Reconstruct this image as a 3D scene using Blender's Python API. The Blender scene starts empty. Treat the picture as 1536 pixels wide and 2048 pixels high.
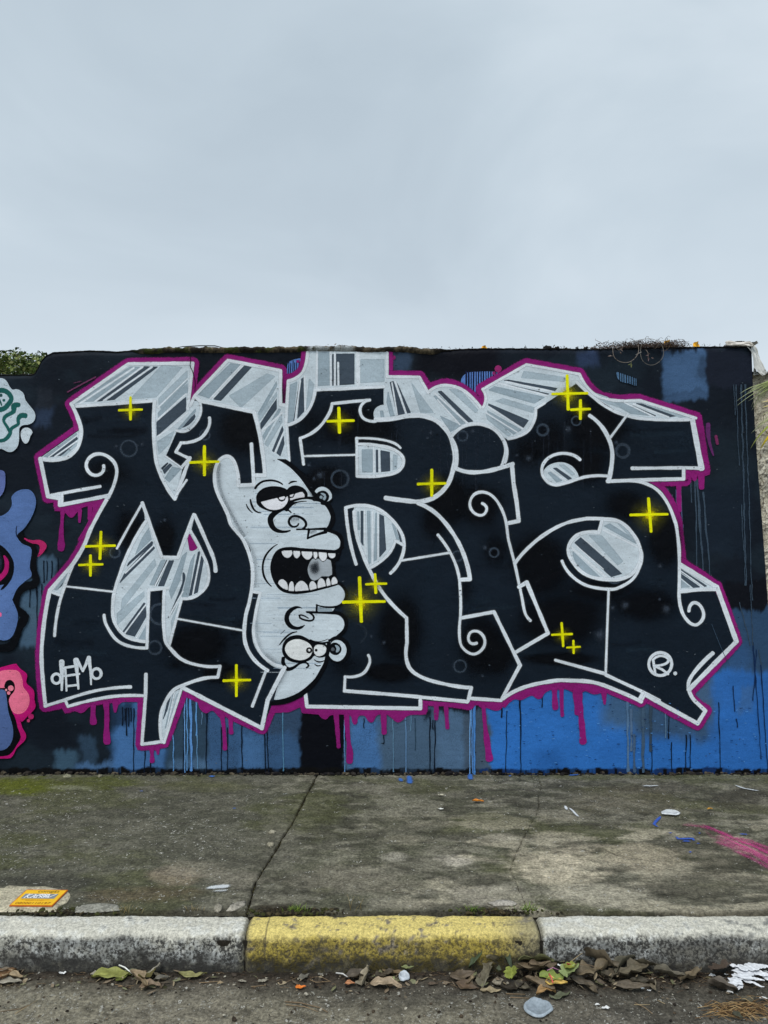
import bpy, math, random
import numpy as np
from mathutils import Vector, noise as mnoise
from mathutils.geometry import tessellate_polygon

# ------------------------------------------------------------------ camera, sky, sun, exposure
S = bpy.context.scene
D = bpy.data
COL = S.collection
FOC, EYE, DIST, PXM = 1518.0, 1.41, 4.092, 371.0      # focal length in px of a 1536x2048 frame, eye height, distance to wall
cam_d = D.cameras.new('camera'); cam = D.objects.new('camera', cam_d); COL.objects.link(cam)
cam.location = (0, -DIST, EYE); cam.rotation_euler = (math.radians(90), 0, 0)
cam_d.sensor_fit = 'VERTICAL'; cam_d.sensor_height = 24; cam_d.lens = FOC/2048*24
cam_d.clip_start = 0.05; cam_d.clip_end = 2000
S.camera = cam

SUN_EL, SUN_AZ = 56, 205        # azimuth seen from above: the sun stands behind the photographer's left shoulder
W = D.worlds.new('World'); S.world = W; W.use_nodes = True
nt = W.node_tree; nt.nodes.clear()
def N(t, typ, ins=None, **kw):
    n = t.nodes.new(typ)
    for k, v in kw.items(): setattr(n, k, v)
    for k, v in (ins or {}).items():
        if isinstance(v, bpy.types.NodeSocket): t.links.new(v, n.inputs[k])
        else: n.inputs[k].default_value = v
    return n
def RAMP(t, fac, stops):
    n = t.nodes.new('ShaderNodeValToRGB'); t.links.new(fac, n.inputs[0])
    e = n.color_ramp.elements
    while len(e) < len(stops): e.new(0.5)
    for i, (p, c) in enumerate(stops):
        e[i].position = p; e[i].color = (c, c, c, 1) if isinstance(c, (int, float)) else (*c, 1)
    return n.outputs[0]
def MIX(t, fac, a, b, mode='MIX'):
    n = t.nodes.new('ShaderNodeMix'); n.data_type = 'RGBA'; n.blend_type = mode
    for i, v in ((0, fac), (6, a), (7, b)):
        if isinstance(v, bpy.types.NodeSocket): t.links.new(v, n.inputs[i])
        elif i == 0: n.inputs[i].default_value = v
        else: n.inputs[i].default_value = (*v, 1) if len(v) == 3 else v
    return n.outputs[2]
def MATH(t, op, a, b=0.0, clamp=False):
    n = t.nodes.new('ShaderNodeMath'); n.operation = op; n.use_clamp = clamp
    for i, v in ((0, a), (1, b)):
        if isinstance(v, bpy.types.NodeSocket): t.links.new(v, n.inputs[i])
        else: n.inputs[i].default_value = v
    return n.outputs[0]
sky = N(nt, 'ShaderNodeTexSky', sky_type='NISHITA', sun_disc=False, sun_elevation=math.radians(SUN_EL), sun_rotation=math.radians(SUN_AZ))
tc = N(nt, 'ShaderNodeTexCoord')
mp = N(nt, 'ShaderNodeMapping', {'Vector': tc.outputs['Generated'], 'Scale': (1.0, 1.0, 2.0), 'Location': (0.2, 0.4, 0.45)})
nz = N(nt, 'ShaderNodeTexNoise', {'Vector': mp.outputs[0], 'Scale': 2.1, 'Detail': 5.0, 'Roughness': 0.5, 'Distortion': 0.5})
cl = RAMP(nt, nz.outputs[0], [(0.32, (0.49, 0.58, 0.655)), (0.5, (0.56, 0.655, 0.73)), (0.70, (0.66, 0.75, 0.82))])
sep = N(nt, 'ShaderNodeSeparateXYZ', {0: tc.outputs['Generated']})
hz = RAMP(nt, sep.outputs[2], [(0.0, 1.0), (0.14, 0.92), (0.3, 0.25), (0.5, 0.05), (1.0, 0.0)])
cl = MIX(nt, MATH(nt, 'MULTIPLY', hz, 0.55), cl, (0.76, 0.83, 0.90))
SKYLIN = 8.2
clb = MIX(nt, 1.0, cl, (SKYLIN,)*3, 'MULTIPLY')
bgc = MIX(nt, 0.93, sky.outputs[0], clb)
bg = N(nt, 'ShaderNodeBackground', {'Color': bgc, 'Strength': 0.1})
N(nt, 'ShaderNodeOutputWorld', {'Surface': bg.outputs[0]})

sl = D.lights.new('sun', 'SUN'); so = D.objects.new('sun', sl); COL.objects.link(so)
sl.energy = 1.5; sl.angle = math.radians(22); sl.color = (1.0, 0.975, 0.93)
az, el = math.radians(SUN_AZ), math.radians(SUN_EL)
sd = Vector((math.sin(az)*math.cos(el), math.cos(az)*math.cos(el), math.sin(el)))
so.rotation_euler = sd.to_track_quat('Z', 'Y').to_euler(); so.location = (0, -6, 12)
S.view_settings.view_transform = 'Standard'; S.view_settings.look = 'None'
S.view_settings.exposure = 0.32; S.view_settings.gamma = 1.0; S.view_settings.use_curve_mapping = False
S.render.engine = 'CYCLES'; S.cycles.transparent_max_bounces = 32; S.cycles.use_denoising = True
S.cycles.max_bounces = 5

# ------------------------------------------------------------------ helpers
R = random.Random(7)
def lin(c, k=1.22):
    return tuple(min(0.95, k*((v/255/12.92) if v/255 <= 0.04045 else ((v/255+0.055)/1.055)**2.4)) for v in c)
def linp(c):
    return lin(c, 1.22 if min(c) > 140 or c[0] > 225 else 1.04)
def wx(px): return (px-768)/PXM
def wz(py): return EYE-(py-1024)/PXM
def at(px, py, y=0.0): return ((px-768)*(DIST+y)/FOC, y, EYE-(py-1024)*(DIST+y)/FOC)
def gp(px, py, z=0.0):                                  # where the ground (at height z) is seen at that pixel of the photograph
    d = FOC*(EYE-z)/(py-1024); return Vector(((px-768)*d/FOC, d-DIST, z))
def tag(o, label=None, cat=None, group=None, kind=None):
    if label: o['label'] = label
    if cat: o['category'] = cat
    if group: o['group'] = group
    if kind: o['kind'] = kind
    return o
def link(name, me, mat=None, parent=None):
    o = D.objects.new(name, me); COL.objects.link(o)
    if mat is not None and me is not None and not me.materials: me.materials.append(mat)
    if parent: o.parent = parent
    return o
def empty(name, loc=(0, 0, 0), rz=0.0):
    o = D.objects.new(name, None); COL.objects.link(o); o.location = loc; o.rotation_euler = (0, 0, rz); o.empty_display_size = 0.1
    return o
def mesh(name, V, F, mat=None, parent=None, col=None, alpha=None, smooth=False):
    me = D.meshes.new(name); me.from_pydata([tuple(v) for v in V], [], F)
    if col is not None: setcol(me, col, alpha)
    if smooth: me.polygons.foreach_set('use_smooth', [True]*len(me.polygons))
    me.update(); return link(name, me, mat, parent)
def setcol(me, col, alpha=None):
    n = len(me.vertices); a = np.ones((n, 4), np.float32)
    a[:, :3] = np.asarray(col, np.float32).reshape(-1, 3)
    if alpha is not None: a[:, 3] = np.asarray(alpha, np.float32).ravel()
    at = me.color_attributes.new('col', 'FLOAT_COLOR', 'POINT'); at.data.foreach_set('color', a.ravel())
def grid(name, X, Y, Z, mat, parent=None, col=None, alpha=None, smooth=True, flip=False):
    n, m = X.shape
    V = np.stack([X, Y, Z], -1).reshape(-1, 3).astype(np.float32)
    i = np.arange(n*m).reshape(n, m)
    q = np.stack([i[:-1, :-1], i[:-1, 1:], i[1:, 1:], i[1:, :-1]], -1).reshape(-1, 4)
    if flip: q = q[:, ::-1]
    me = D.meshes.new(name); me.vertices.add(len(V)); me.vertices.foreach_set('co', V.ravel())
    me.loops.add(q.size); me.loops.foreach_set('vertex_index', q.ravel().astype(np.int32))
    me.polygons.add(len(q)); me.polygons.foreach_set('loop_start', np.arange(0, q.size, 4, dtype=np.int32))
    me.polygons.foreach_set('loop_total', np.full(len(q), 4, np.int32))
    if smooth: me.polygons.foreach_set('use_smooth', np.ones(len(q), bool))
    if col is not None: setcol(me, col, alpha)
    me.update(calc_edges=True); me.validate()
    return link(name, me, mat, parent)
def vn(x, y, seed=0):                                   # smooth value noise in 0..1
    x = np.asarray(x, float)+seed*17.31; y = np.asarray(y, float)-seed*9.77
    xi, yi = np.floor(x), np.floor(y); fx, fy = x-xi, y-yi
    fx = fx*fx*(3-2*fx); fy = fy*fy*(3-2*fy)
    h = lambda a, b: np.modf(np.abs(np.sin(a*127.1+b*311.7+seed*74.7)*43758.5453))[0]
    return (h(xi, yi)*(1-fx)+h(xi+1, yi)*fx)*(1-fy)+(h(xi, yi+1)*(1-fx)+h(xi+1, yi+1)*fx)*fy
def fbm(x, y, seed=0, o=4):
    s = 0; a = 0.5; t = 0
    for i in range(o):
        x, y = x*0.80-y*0.60, x*0.60+y*0.80
        s = s+a*vn(x, y, seed+i*3); t += a; a *= 0.5; x = x*2.03; y = y*2.03
    return s/t
def sst(a, b, x):
    t = np.clip((x-a)/(b-a), 0, 1); return t*t*(3-2*t)
def tube(pts, rad, sides=5, taper=1.0):
    V = []; F = []; n = len(pts)
    for i, p in enumerate(pts):
        p = Vector(p); d = (Vector(pts[min(i+1, n-1)])-Vector(pts[max(i-1, 0)])).normalized()
        u = d.orthogonal().normalized(); v = d.cross(u)
        r = rad*(1-(1-taper)*i/(n-1))
        V += [p+(u*math.cos(2*math.pi*k/sides)+v*math.sin(2*math.pi*k/sides))*r for k in range(sides)]
    for i in range(n-1):
        for k in range(sides):
            a = i*sides+k; b = i*sides+(k+1) % sides
            F.append((a, b, b+sides, a+sides))
    F.append(tuple(range(sides))[::-1]); F.append(tuple(range((n-1)*sides, n*sides)))
    return V, F
class Bag:
    def __init__(s): s.V = []; s.F = []; s.C = []
    def add(s, V, F, c=(1, 1, 1)):
        b = len(s.V); s.V += [tuple(v) for v in V]; s.F += [tuple(i+b for i in f) for f in F]; s.C += [c]*len(V); return s
    def build(s, name, mat, parent=None, smooth=True): return mesh(name, s.V, s.F, mat, parent, s.C, None, smooth)
def stone(c, sx, sy, sz, seed, sub=1):
    import bmesh
    bm = bmesh.new(); bmesh.ops.create_icosphere(bm, subdivisions=sub, radius=1)
    r = random.Random(seed); a = r.random()*6.28; out = []
    for v in bm.verts:
        k = 0.75+0.5*r.random(); x, y, z = v.co.x*sx*k, v.co.y*sy*k, v.co.z*sz*k
        out.append((c[0]+x*math.cos(a)-y*math.sin(a), c[1]+x*math.sin(a)+y*math.cos(a), c[2]+z))
    F = [tuple(v.index for v in f.verts) for f in bm.faces]; bm.free(); return out, F

# ------------------------------------------------------------------ materials
def newmat(name):
    m = D.materials.new(name); m.use_nodes = True; t = m.node_tree; t.nodes.clear()
    out = t.nodes.new('ShaderNodeOutputMaterial'); b = t.nodes.new('ShaderNodeBsdfPrincipled')
    t.links.new(b.outputs[0], out.inputs[0]); b.inputs['Specular IOR Level'].default_value = 0.25
    return m, t, b, out
def noise(t, vec, scale, detail=4, rough=0.55, dist=0.0):
    return N(t, 'ShaderNodeTexNoise', {'Vector': vec, 'Scale': scale, 'Detail': detail, 'Roughness': rough, 'Distortion': dist}).outputs[0]
def wpos(t): return N(t, 'ShaderNodeNewGeometry').outputs['Position']
def mapv(t, v, s): return N(t, 'ShaderNodeMapping', {'Vector': v, 'Scale': s}).outputs[0]
def bump(t, b, hs, strength=0.5, dist=0.002):
    h = hs[0][0]; acc = MATH(t, 'MULTIPLY', h, hs[0][1])
    for s, k in hs[1:]: acc = MATH(t, 'ADD', acc, MATH(t, 'MULTIPLY', s, k))
    n = N(t, 'ShaderNodeBump', {'Height': acc, 'Strength': strength, 'Distance': dist}); t.links.new(n.outputs[0], b.inputs['Normal'])

def wall_surface(t, b, col, streak=0.10):
    P = wpos(t)
    st = noise(t, mapv(t, P, (4, 4, 75)), 1.0, 3, 0.6)          # roller streaks run sideways
    bl = noise(t, P, 2.6, 4, 0.6)
    fi = noise(t, P, 170, 3, 0.65)
    stm = MATH(t, 'MULTIPLY', RAMP(t, noise(t, P, 5.5, 2, 0.5), [(0.42, 0.15), (0.6, 1.0)]), 1.0)
    col = MIX(t, stm, col, MIX(t, 1.0, col, RAMP(t, st, [(0.3, 1-streak*1.3), (0.7, 1+streak*0.5)]), 'MULTIPLY'))
    col = MIX(t, 1.0, col, RAMP(t, bl, [(0.3, 0.80), (0.7, 1.12)]), 'MULTIPLY')
    col = MIX(t, 1.0, col, RAMP(t, fi, [(0.3, 0.86), (0.7, 1.10)]), 'MULTIPLY')
    pit = noise(t, mapv(t, P, (60, 60, 95)), 1.0, 2, 0.5)
    pits = RAMP(t, pit, [(0.70, 0.0), (0.75, 1.0)])
    col = MIX(t, MATH(t, 'MULTIPLY', pits, 0.45), col, (0.012, 0.014, 0.018))
    chip = noise(t, mapv(t, P, (210, 210, 260)), 1.0, 1, 0.5)
    col = MIX(t, RAMP(t, chip, [(0.795, 0.0), (0.82, 0.35)]), col, (0.35, 0.36, 0.36))
    t.links.new(col, b.inputs['Base Color'])
    b.inputs['Roughness'].default_value = 0.6; b.inputs['Specular IOR Level'].default_value = 0.1
    bump(t, b, [(fi, 0.3), (st, 0.10), (pits, -0.8), (noise(t, P, 34, 4, 0.6), 1.0), (noise(t, P, 7, 3, 0.5), 3.0)], 0.6, 0.005)
def mk_paint(name, streak=0.10, speck=0.0):
    m, t, b, out = newmat(name)
    at = N(t, 'ShaderNodeAttribute', attribute_name='col')
    wall_surface(t, b, at.outputs['Color'], streak)
    a = at.outputs['Alpha']
    P = wpos(t)
    if speck:                                                     # spray mist: the fainter, the more it breaks into dots
        s = noise(t, P, 330, 2, 0.8)
        th = MATH(t, 'SUBTRACT', 0.80, MATH(t, 'MULTIPLY', a, 0.66))
        a2 = MATH(t, 'MULTIPLY', MATH(t, 'SUBTRACT', s, th), 9.0, True)
        a = MATH(t, 'ADD', MATH(t, 'MULTIPLY', a2, speck), MATH(t, 'MULTIPLY', a, 1-speck), True)
        a = MATH(t, 'MULTIPLY', a, MATH(t, 'MULTIPLY', at.outputs['Alpha'], 6.0, True))
    else:
        w = noise(t, P, 120, 3, 0.6)
        a = MATH(t, 'MULTIPLY', MATH(t, 'ADD', MATH(t, 'SUBTRACT', a, 0.5), MATH(t, 'MULTIPLY', MATH(t, 'SUBTRACT', w, 0.5), 0.8)), 2.2)
        a = MATH(t, 'ADD', a, 0.5, True)
        a = MATH(t, 'MAXIMUM', a, MATH(t, 'GREATER_THAN', at.outputs['Alpha'], 0.995))
    tr = N(t, 'ShaderNodeBsdfTransparent'); mx = N(t, 'ShaderNodeMixShader', {0: a, 1: tr.outputs[0], 2: b.outputs[0]})
    t.links.new(mx.outputs[0], out.inputs[0])
    return m
M_paint = mk_paint('spray_paint'); M_mist = mk_paint('spray_mist', 0.08, 0.75)
def mk_wall():
    m, t, b, out = newmat('painted_render')
    at = N(t, 'ShaderNodeAttribute', attribute_name='col')
    P = wpos(t)
    sp = noise(t, P, 150, 3, 0.75); big = noise(t, P, 9, 4, 0.6)
    c = MIX(t, MATH(t, 'MULTIPLY', RAMP(t, sp, [(0.5, 0.0), (0.62, 1.0)]), MATH(t, 'MULTIPLY', RAMP(t, big, [(0.38, 0.0), (0.62, 0.75)]), MATH(t, 'SUBTRACT', 1.0, at.outputs['Alpha']))), at.outputs['Color'], (0.010, 0.018, 0.032))
    wall_surface(t, b, c, 0.06); return m
M_wall = mk_wall()
def mk_vcol(name, rough=0.8, fine=220, amp=0.25, bstr=0.5, bdist=0.002, spec=0.25, mid=30):
    m, t, b, out = newmat(name)
    at = N(t, 'ShaderNodeAttribute', attribute_name='col'); P = wpos(t)
    f = noise(t, P, fine, 4, 0.65); g = noise(t, P, mid, 4, 0.6)
    c = MIX(t, 1.0, at.outputs['Color'], RAMP(t, f, [(0.3, 1-amp), (0.7, 1+amp)]), 'MULTIPLY')
    c = MIX(t, 1.0, c, RAMP(t, g, [(0.3, 1-amp*0.8), (0.7, 1+amp*0.8)]), 'MULTIPLY')
    t.links.new(c, b.inputs['Base Color']); b.inputs['Roughness'].default_value = rough; b.inputs['Specular IOR Level'].default_value = spec
    bump(t, b, [(f, 1.0), (g, 1.5)], bstr, bdist); return m
M_leaf = mk_vcol('leaf', 0.6, 160, 0.18, 0.4, 0.001, 0.35, 60)
M_rough = mk_vcol('rough_mineral', 0.95, 120, 0.4, 0.8, 0.004)
M_plain = mk_vcol('plain', 0.55, 300, 0.08, 0.15, 0.0005, 0.4)

# ------------------------------------------------------------------ the painted wall
WL = tag(empty('graffiti_wall'), 'long rendered wall covered with a black, silver and magenta graffiti piece', 'wall', None, 'thing')
TOPX = np.array([-900, -60, 60, 68, 74, 82, 92, 105, 180, 230, 280, 340, 440, 560, 650, 690, 730, 800, 860, 960, 1100, 1190, 1350, 1450, 1500, 1560.])
TOPY = np.array([750, 748, 747, 745, 735, 718, 708, 702, 699, 701, 698, 695, 695, 694.5, 692, 692, 696, 693, 698, 694.5, 695, 696, 692, 691, 691, 691.])
def top_y(px): return np.interp(px, TOPX, TOPY)
EDX = np.array([690, 745, 860, 950, 1050, 1190, 1545, 1560.]); EDV = np.array([1503, 1505, 1510.5, 1517, 1525, 1535, 1556, 1557.])
def edge_x(py): return np.interp(py, EDX, EDV)
def wall_cols(px, py):
    """base colours of the wall's ground coats at photo positions"""
    X = px+22*(fbm(px/46, py/46, 3)-0.5)+10*(fbm(px/9, py/13, 4)-0.5)
    Yv = py+26*(fbm(px/30, py/52, 5)-0.5)+14*(fbm(px/5, py/24, 6)-0.5)
    c = np.empty(px.shape+(3,)); c[:] = lin((17, 24, 34)); a = np.ones(px.shape)
    def box(x0, y0, x1, y1, rgb, k=1.0, s=6, sp=1.0):
        m = sst(x0-s, x0+s, X)*(1-sst(x1-s, x1+s, X))*sst(y0-s, y0+s, Yv)*(1-sst(y1-s, y1+s, Yv))*k
        c[:] = c*(1-m[..., None])+np.array(linp(rgb))*m[..., None]; a[:] = a*(1-m)+sp*m
    big = fbm(px/90, py/70, 9)
    m = sst(0.45, 0.7, big)[..., None]*0.6; c[:] = c*(1-m)+np.array(lin((30, 42, 52)))*m
    box(160, 690, 700, 1545, (8, 12, 22), 0.3, 40)
    box(830, 690, 1000, 760, (9, 10, 20), 0.9, 20)
    # left, blue-slate behind the neighbouring figure
    box(38, 1118, 118, 1290, (74, 100, 124), 0.95, 7, 0.8)
    box(40, 1210, 110, 1250, (84, 110, 130), 0.6, 20, 0.9)
    box(70, 815, 106, 850, (62, 80, 110), 0.5, 9, 0.2)
    box(68, 775, 102, 815, (44, 50, 60), 0.5, 5, 0.3)
    # bottom strip, from left to right
    box(112, 1498, 150, 1542, (70, 100, 124), 0.75, 7, 0.3)
    box(158, 1474, 196, 1542, (62, 88, 114), 0.6, 7, 0.2)
    box(150, 1528, 300, 1546, (84, 122, 168), 0.8, 7, 0.5)
    box(228, 1398, 330, 1546, (72, 116, 170), 0.95, 12, 0.75)
    box(222, 1408, 262, 1450, (18, 26, 36), 0.75, 8)
    box(330, 1385, 420, 1546, (50, 72, 92), 0.95, 6, 0.6)
    box(340, 1515, 470, 1546, (90, 124, 160), 0.6, 10, 0.5)
    box(415, 1405, 604, 1546, (62, 96, 136), 0.95, 5, 0.15)
    box(478, 1470, 530, 1546, (76, 118, 166), 0.7, 10, 0.4)
    box(535, 1405, 606, 1470, (56, 74, 96), 0.7, 10, 0.2)
    box(604, 1418, 690, 1560, (8, 11, 20), 0.98, 3)
    box(692, 1420, 986, 1546, (78, 104, 130), 0.97, 4, 0.35)
    box(700, 1440, 760, 1546, (74, 122, 180), 0.85, 10, 0.2)
    box(850, 1425, 868, 1440, (8, 10, 18), 0.9, 5)
    box(878, 1425, 925, 1546, (86, 116, 148), 0.8, 9, 0.6)
    box(925, 1420, 975, 1546, (70, 86, 104), 0.8, 6, 0.8)
    box(975, 1335, 1640, 1560, (50, 114, 192), 1.0, 5, 1.0)
    box(1070, 1500, 1130, 1545, (34, 84, 150), 0.35, 14, 1.0)
    box(1200, 1470, 1280, 1520, (40, 96, 168), 0.4, 20, 1.0)
    box(1395, 1200, 1640, 1420, (52, 80, 112), 0.95, 12, 0.9)
    box(1440, 1160, 1640, 1215, (14, 17, 26), 1.0, 5, 0.9)
    box(1416, 1340, 1640, 1560, (50, 112, 190), 0.85, 8, 1.0)
    box(1455, 1290, 1500, 1345, (56, 100, 156), 0.4, 14, 1.0)
    box(1205, 1380, 1300, 1455, (70, 96, 118), 0.8, 22, 0.9)
    box(1270, 1400, 1425, 1478, (62, 84, 104), 0.85, 20, 0.9)
    box(1372, 1330, 1420, 1440, (76, 104, 136), 0.8, 10, 0.9)
    box(1478, 1368, 1508, 1430, (76, 108, 142), 0.4, 6, 1.0)
    # upper right
    box(1322, 702, 1412, 786, (72, 102, 140), 0.92, 5, 0.55)
    box(1326, 786, 1412, 803, (68, 96, 132), 0.8, 5, 0.7)
    box(1395, 715, 1412, 760, (46, 64, 88), 0.7, 5, 0.8)
    box(1412, 700, 1506, 770, (28, 34, 48), 0.95, 5, 1.0)
    box(1156, 700, 1196, 735, (52, 68, 100), 0.7, 8, 0.2)
    box(1400, 960, 1500, 1110, (26, 38, 52), 0.6, 10, 1.0)
    box(778, 706, 822, 744, (58, 76, 100), 0.9, 9, 0.8)
    box(-900, 1200, -100, 1545, (70, 110, 150), 0.8, 20, 0.5)
    # ragged dark band along the foot
    r = py-(1541-7*fbm(px/18, px*0+1, 31)*1.6+4*(fbm(px/4, px*0, 33)-0.5))
    m = sst(0, 3, r)
    rgb = np.where((fbm(px/25, px*0+4, 35) > 0.52)[..., None] & (px > 960)[..., None], np.array(lin((22, 48, 92))), np.array(lin((12, 12, 13))))
    mb = m*np.where(fbm(px/12, px*0+9, 37) > 0.4, 1, 0.75)
    c[:] = c*(1-mb[..., None])+rgb*mb[..., None]
    return c, a
u = np.concatenate([np.linspace(-900, -24, 120), np.linspace(-20, 1560, 620)])
v = np.linspace(0, 1, 330)
UX, VV = np.meshgrid(u, v)
PY = 1552+(top_y(UX)-1552+2.0*(fbm(UX/6, UX*0, 2)-0.5))*VV
w_ = sst(1380, 1560, UX)
PX = np.where(UX > 1380, 1380+(edge_x(PY)-1380)*(UX-1380)/180, UX)
wc, wa = wall_cols(PX, PY)
YF = 0.0025*(fbm(PX/60, PY/60, 8)-0.5)
# rounded, lumpy arris towards the coping
YF = YF+0.02*np.clip((VV-0.985)/0.015, 0, 1)**2
grid('painted_face', wx(PX), YF+0.001, wz(PY), M_wall, WL, wc, wa, flip=False)
# coping: a crusty lump of mortar and moss along the top, then the back
TH = 0.22
uu = u; prof = np.linspace(0, 1, 12)
U2, Pf = np.meshgrid(uu, prof)
xe = np.where(U2 > 1380, 1380+(edge_x(700)-1380)*(U2-1380)/180, U2)
lump = 0.014*(fbm(U2/14, Pf*3, 12)-0.5)+0.008*(fbm(U2/4, Pf*9, 13)-0.5)
zt = wz(top_y(U2))+2.0/PXM*(0.5-fbm(U2/6, U2*0, 2))
on = sst(255, 290, U2)*(1-sst(865, 905, U2))*0.8+0.2
yy = 0.012-0.030*on*np.sin(np.clip(Pf*2.2, 0, 1)*math.pi)*(Pf < 0.46)+np.where(Pf > 0.3, (Pf-0.3)/0.7*TH, 0)
zz = zt-0.004+np.where(Pf < 0.3, -0.032*on*(1-Pf/0.3), 0.0)+lump*(0.4+on)*(Pf > 0.12)+0.006*on*np.sin(Pf*math.pi)
yy = yy+0.5*lump*(Pf < 0.5)
cc = np.empty(U2.shape+(3,)); mo = fbm(U2/12, Pf*5, 15)
cc[:] = lin((40, 36, 32)); m = sst(0.5, 0.7, mo)[..., None]; cc[:] = cc*(1-m)+np.array(lin((98, 88, 72)))*m
m = (sst(0.5, 0.65, fbm(U2/20, Pf*3, 16))*(U2 < 640))[..., None]*0.7; cc[:] = cc*(1-m)+np.array(lin((58, 66, 22)))*m
m = (1-on)[..., None]; cc[:] = cc*(1-m)+np.array(lin((22, 24, 30)))*m
# spray paint carried over the coping above the third letter
m = (sst(612, 622, U2)*(1-sst(700, 712, U2))*(Pf < 0.34)*sst(0.35, 0.55, fbm(U2/9, Pf*7, 18)))[..., None]; cc[:] = cc*(1-m)+np.array(lin((165, 170, 172)))*m
grid('coping', wx(xe), yy, zz, M_rough, WL, cc)
# plain back and right end of the wall
V = []; F = []
xs = list(np.linspace(-900, 1500, 60)); zs = [float(wz(top_y(x))) for x in xs]
for x, z in zip(xs, zs): V += [(wx(x), TH, -0.12), (wx(x), TH, z-0.006)]
for i in range(len(xs)-1): F.append((2*i, 2*i+1, 2*i+3, 2*i+2))
ysd = np.linspace(1552, 692, 30)
b0 = len(V)
for py in ysd: V += [(wx(float(edge_x(py))), 0.002, wz(py)), (wx(float(edge_x(py))), TH, wz(py))]
for i in range(29): F.append((b0+2*i, b0+2*i+1, b0+2*i+3, b0+2*i+2))
mesh('wall_body', V, F, M_rough, WL, [lin((95, 92, 88))]*len(V))

# ------------------------------------------------------------------ paint: traced outlines become thin coats on the wall
TILES = {'TL': (0, 680), 'TM': (300, 680), 'TC': (560, 680), 'TR': (860, 680), 'TX': (1136, 680),
         'ML': (0, 1000), 'MM': (300, 1000), 'MC': (560, 1000), 'MR': (860, 1000), 'MX': (1136, 1000),
         'BL': (0, 1300), 'BM': (300, 1300), 'BC': (560, 1300), 'BR': (860, 1300), 'BX': (1136, 1300)}
TILES = {k: (a, b, 3.84) for k, (a, b) in TILES.items()}
TILES.update({'F1': (480, 920, 6.982), 'F2': (500, 1080, 6.982), 'F3': (500, 1200, 6.982), 'L1': (0, 740, 10.24), 'L2': (0, 900, 6.827),
              'L3': (0, 1180, 5.39), 'H7': (300, 1020, 8.533), 'G': (0, 0, 1.0)})
def parse(s):
    out = []; t = TILES['G']
    for k in s.split():
        if k in TILES: t = TILES[k]; continue
        sm = k.endswith('~'); q = k.rstrip('~').split(',')
        out.append((t[0]+float(q[0])/t[2], t[1]+float(q[1])/t[2], float(q[2])/t[2] if len(q) > 2 else None, sm))
    return out
def curve(pts, closed=False, step=3.0):
    n = len(pts); out = []
    for i in range(n if closed else n-1):
        a, b = pts[i], pts[(i+1) % n]; p, q = pts[i-1] if (i or closed) else None, pts[(i+2) % n] if (closed or i+2 < n) else None
        A = np.array(a[:2]); B = np.array(b[:2]); L = np.linalg.norm(B-A)
        ta = (B-np.array(p[:2])) if (a[3] and p) else None; tb = (np.array(q[:2])-A) if (b[3] and q) else None
        if ta is not None: ta = ta/(np.linalg.norm(ta)+1e-9)*L
        if tb is not None: tb = tb/(np.linalg.norm(tb)+1e-9)*L
        if ta is None and tb is None: ta = tb = B-A
        elif ta is None: ta = 2*(B-A)-tb; ta = ta/(np.linalg.norm(ta)+1e-9)*L
        elif tb is None: tb = 2*(B-A)-ta; tb = tb/(np.linalg.norm(tb)+1e-9)*L
        k = max(1, int(L/step)) if (a[3] or b[3]) else max(1, int(L/(step*4)))
        for j in range(k):
            s = j/k; h1 = 2*s**3-3*s**2+1; h2 = s**3-2*s**2+s; h3 = -2*s**3+3*s**2; h4 = s**3-s**2
            P = h1*A+h2*ta+h3*B+h4*tb
            wa = a[2]; wb = b[2]; w = None if wa is None or wb is None else wa+(wb-wa)*s
            out.append((P[0], P[1], w, j == 0 and not a[3]))
    if not closed: out.append((pts[-1][0], pts[-1][1], pts[-1][2], not pts[-1][3]))
    return out
LAY = [0]
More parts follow.
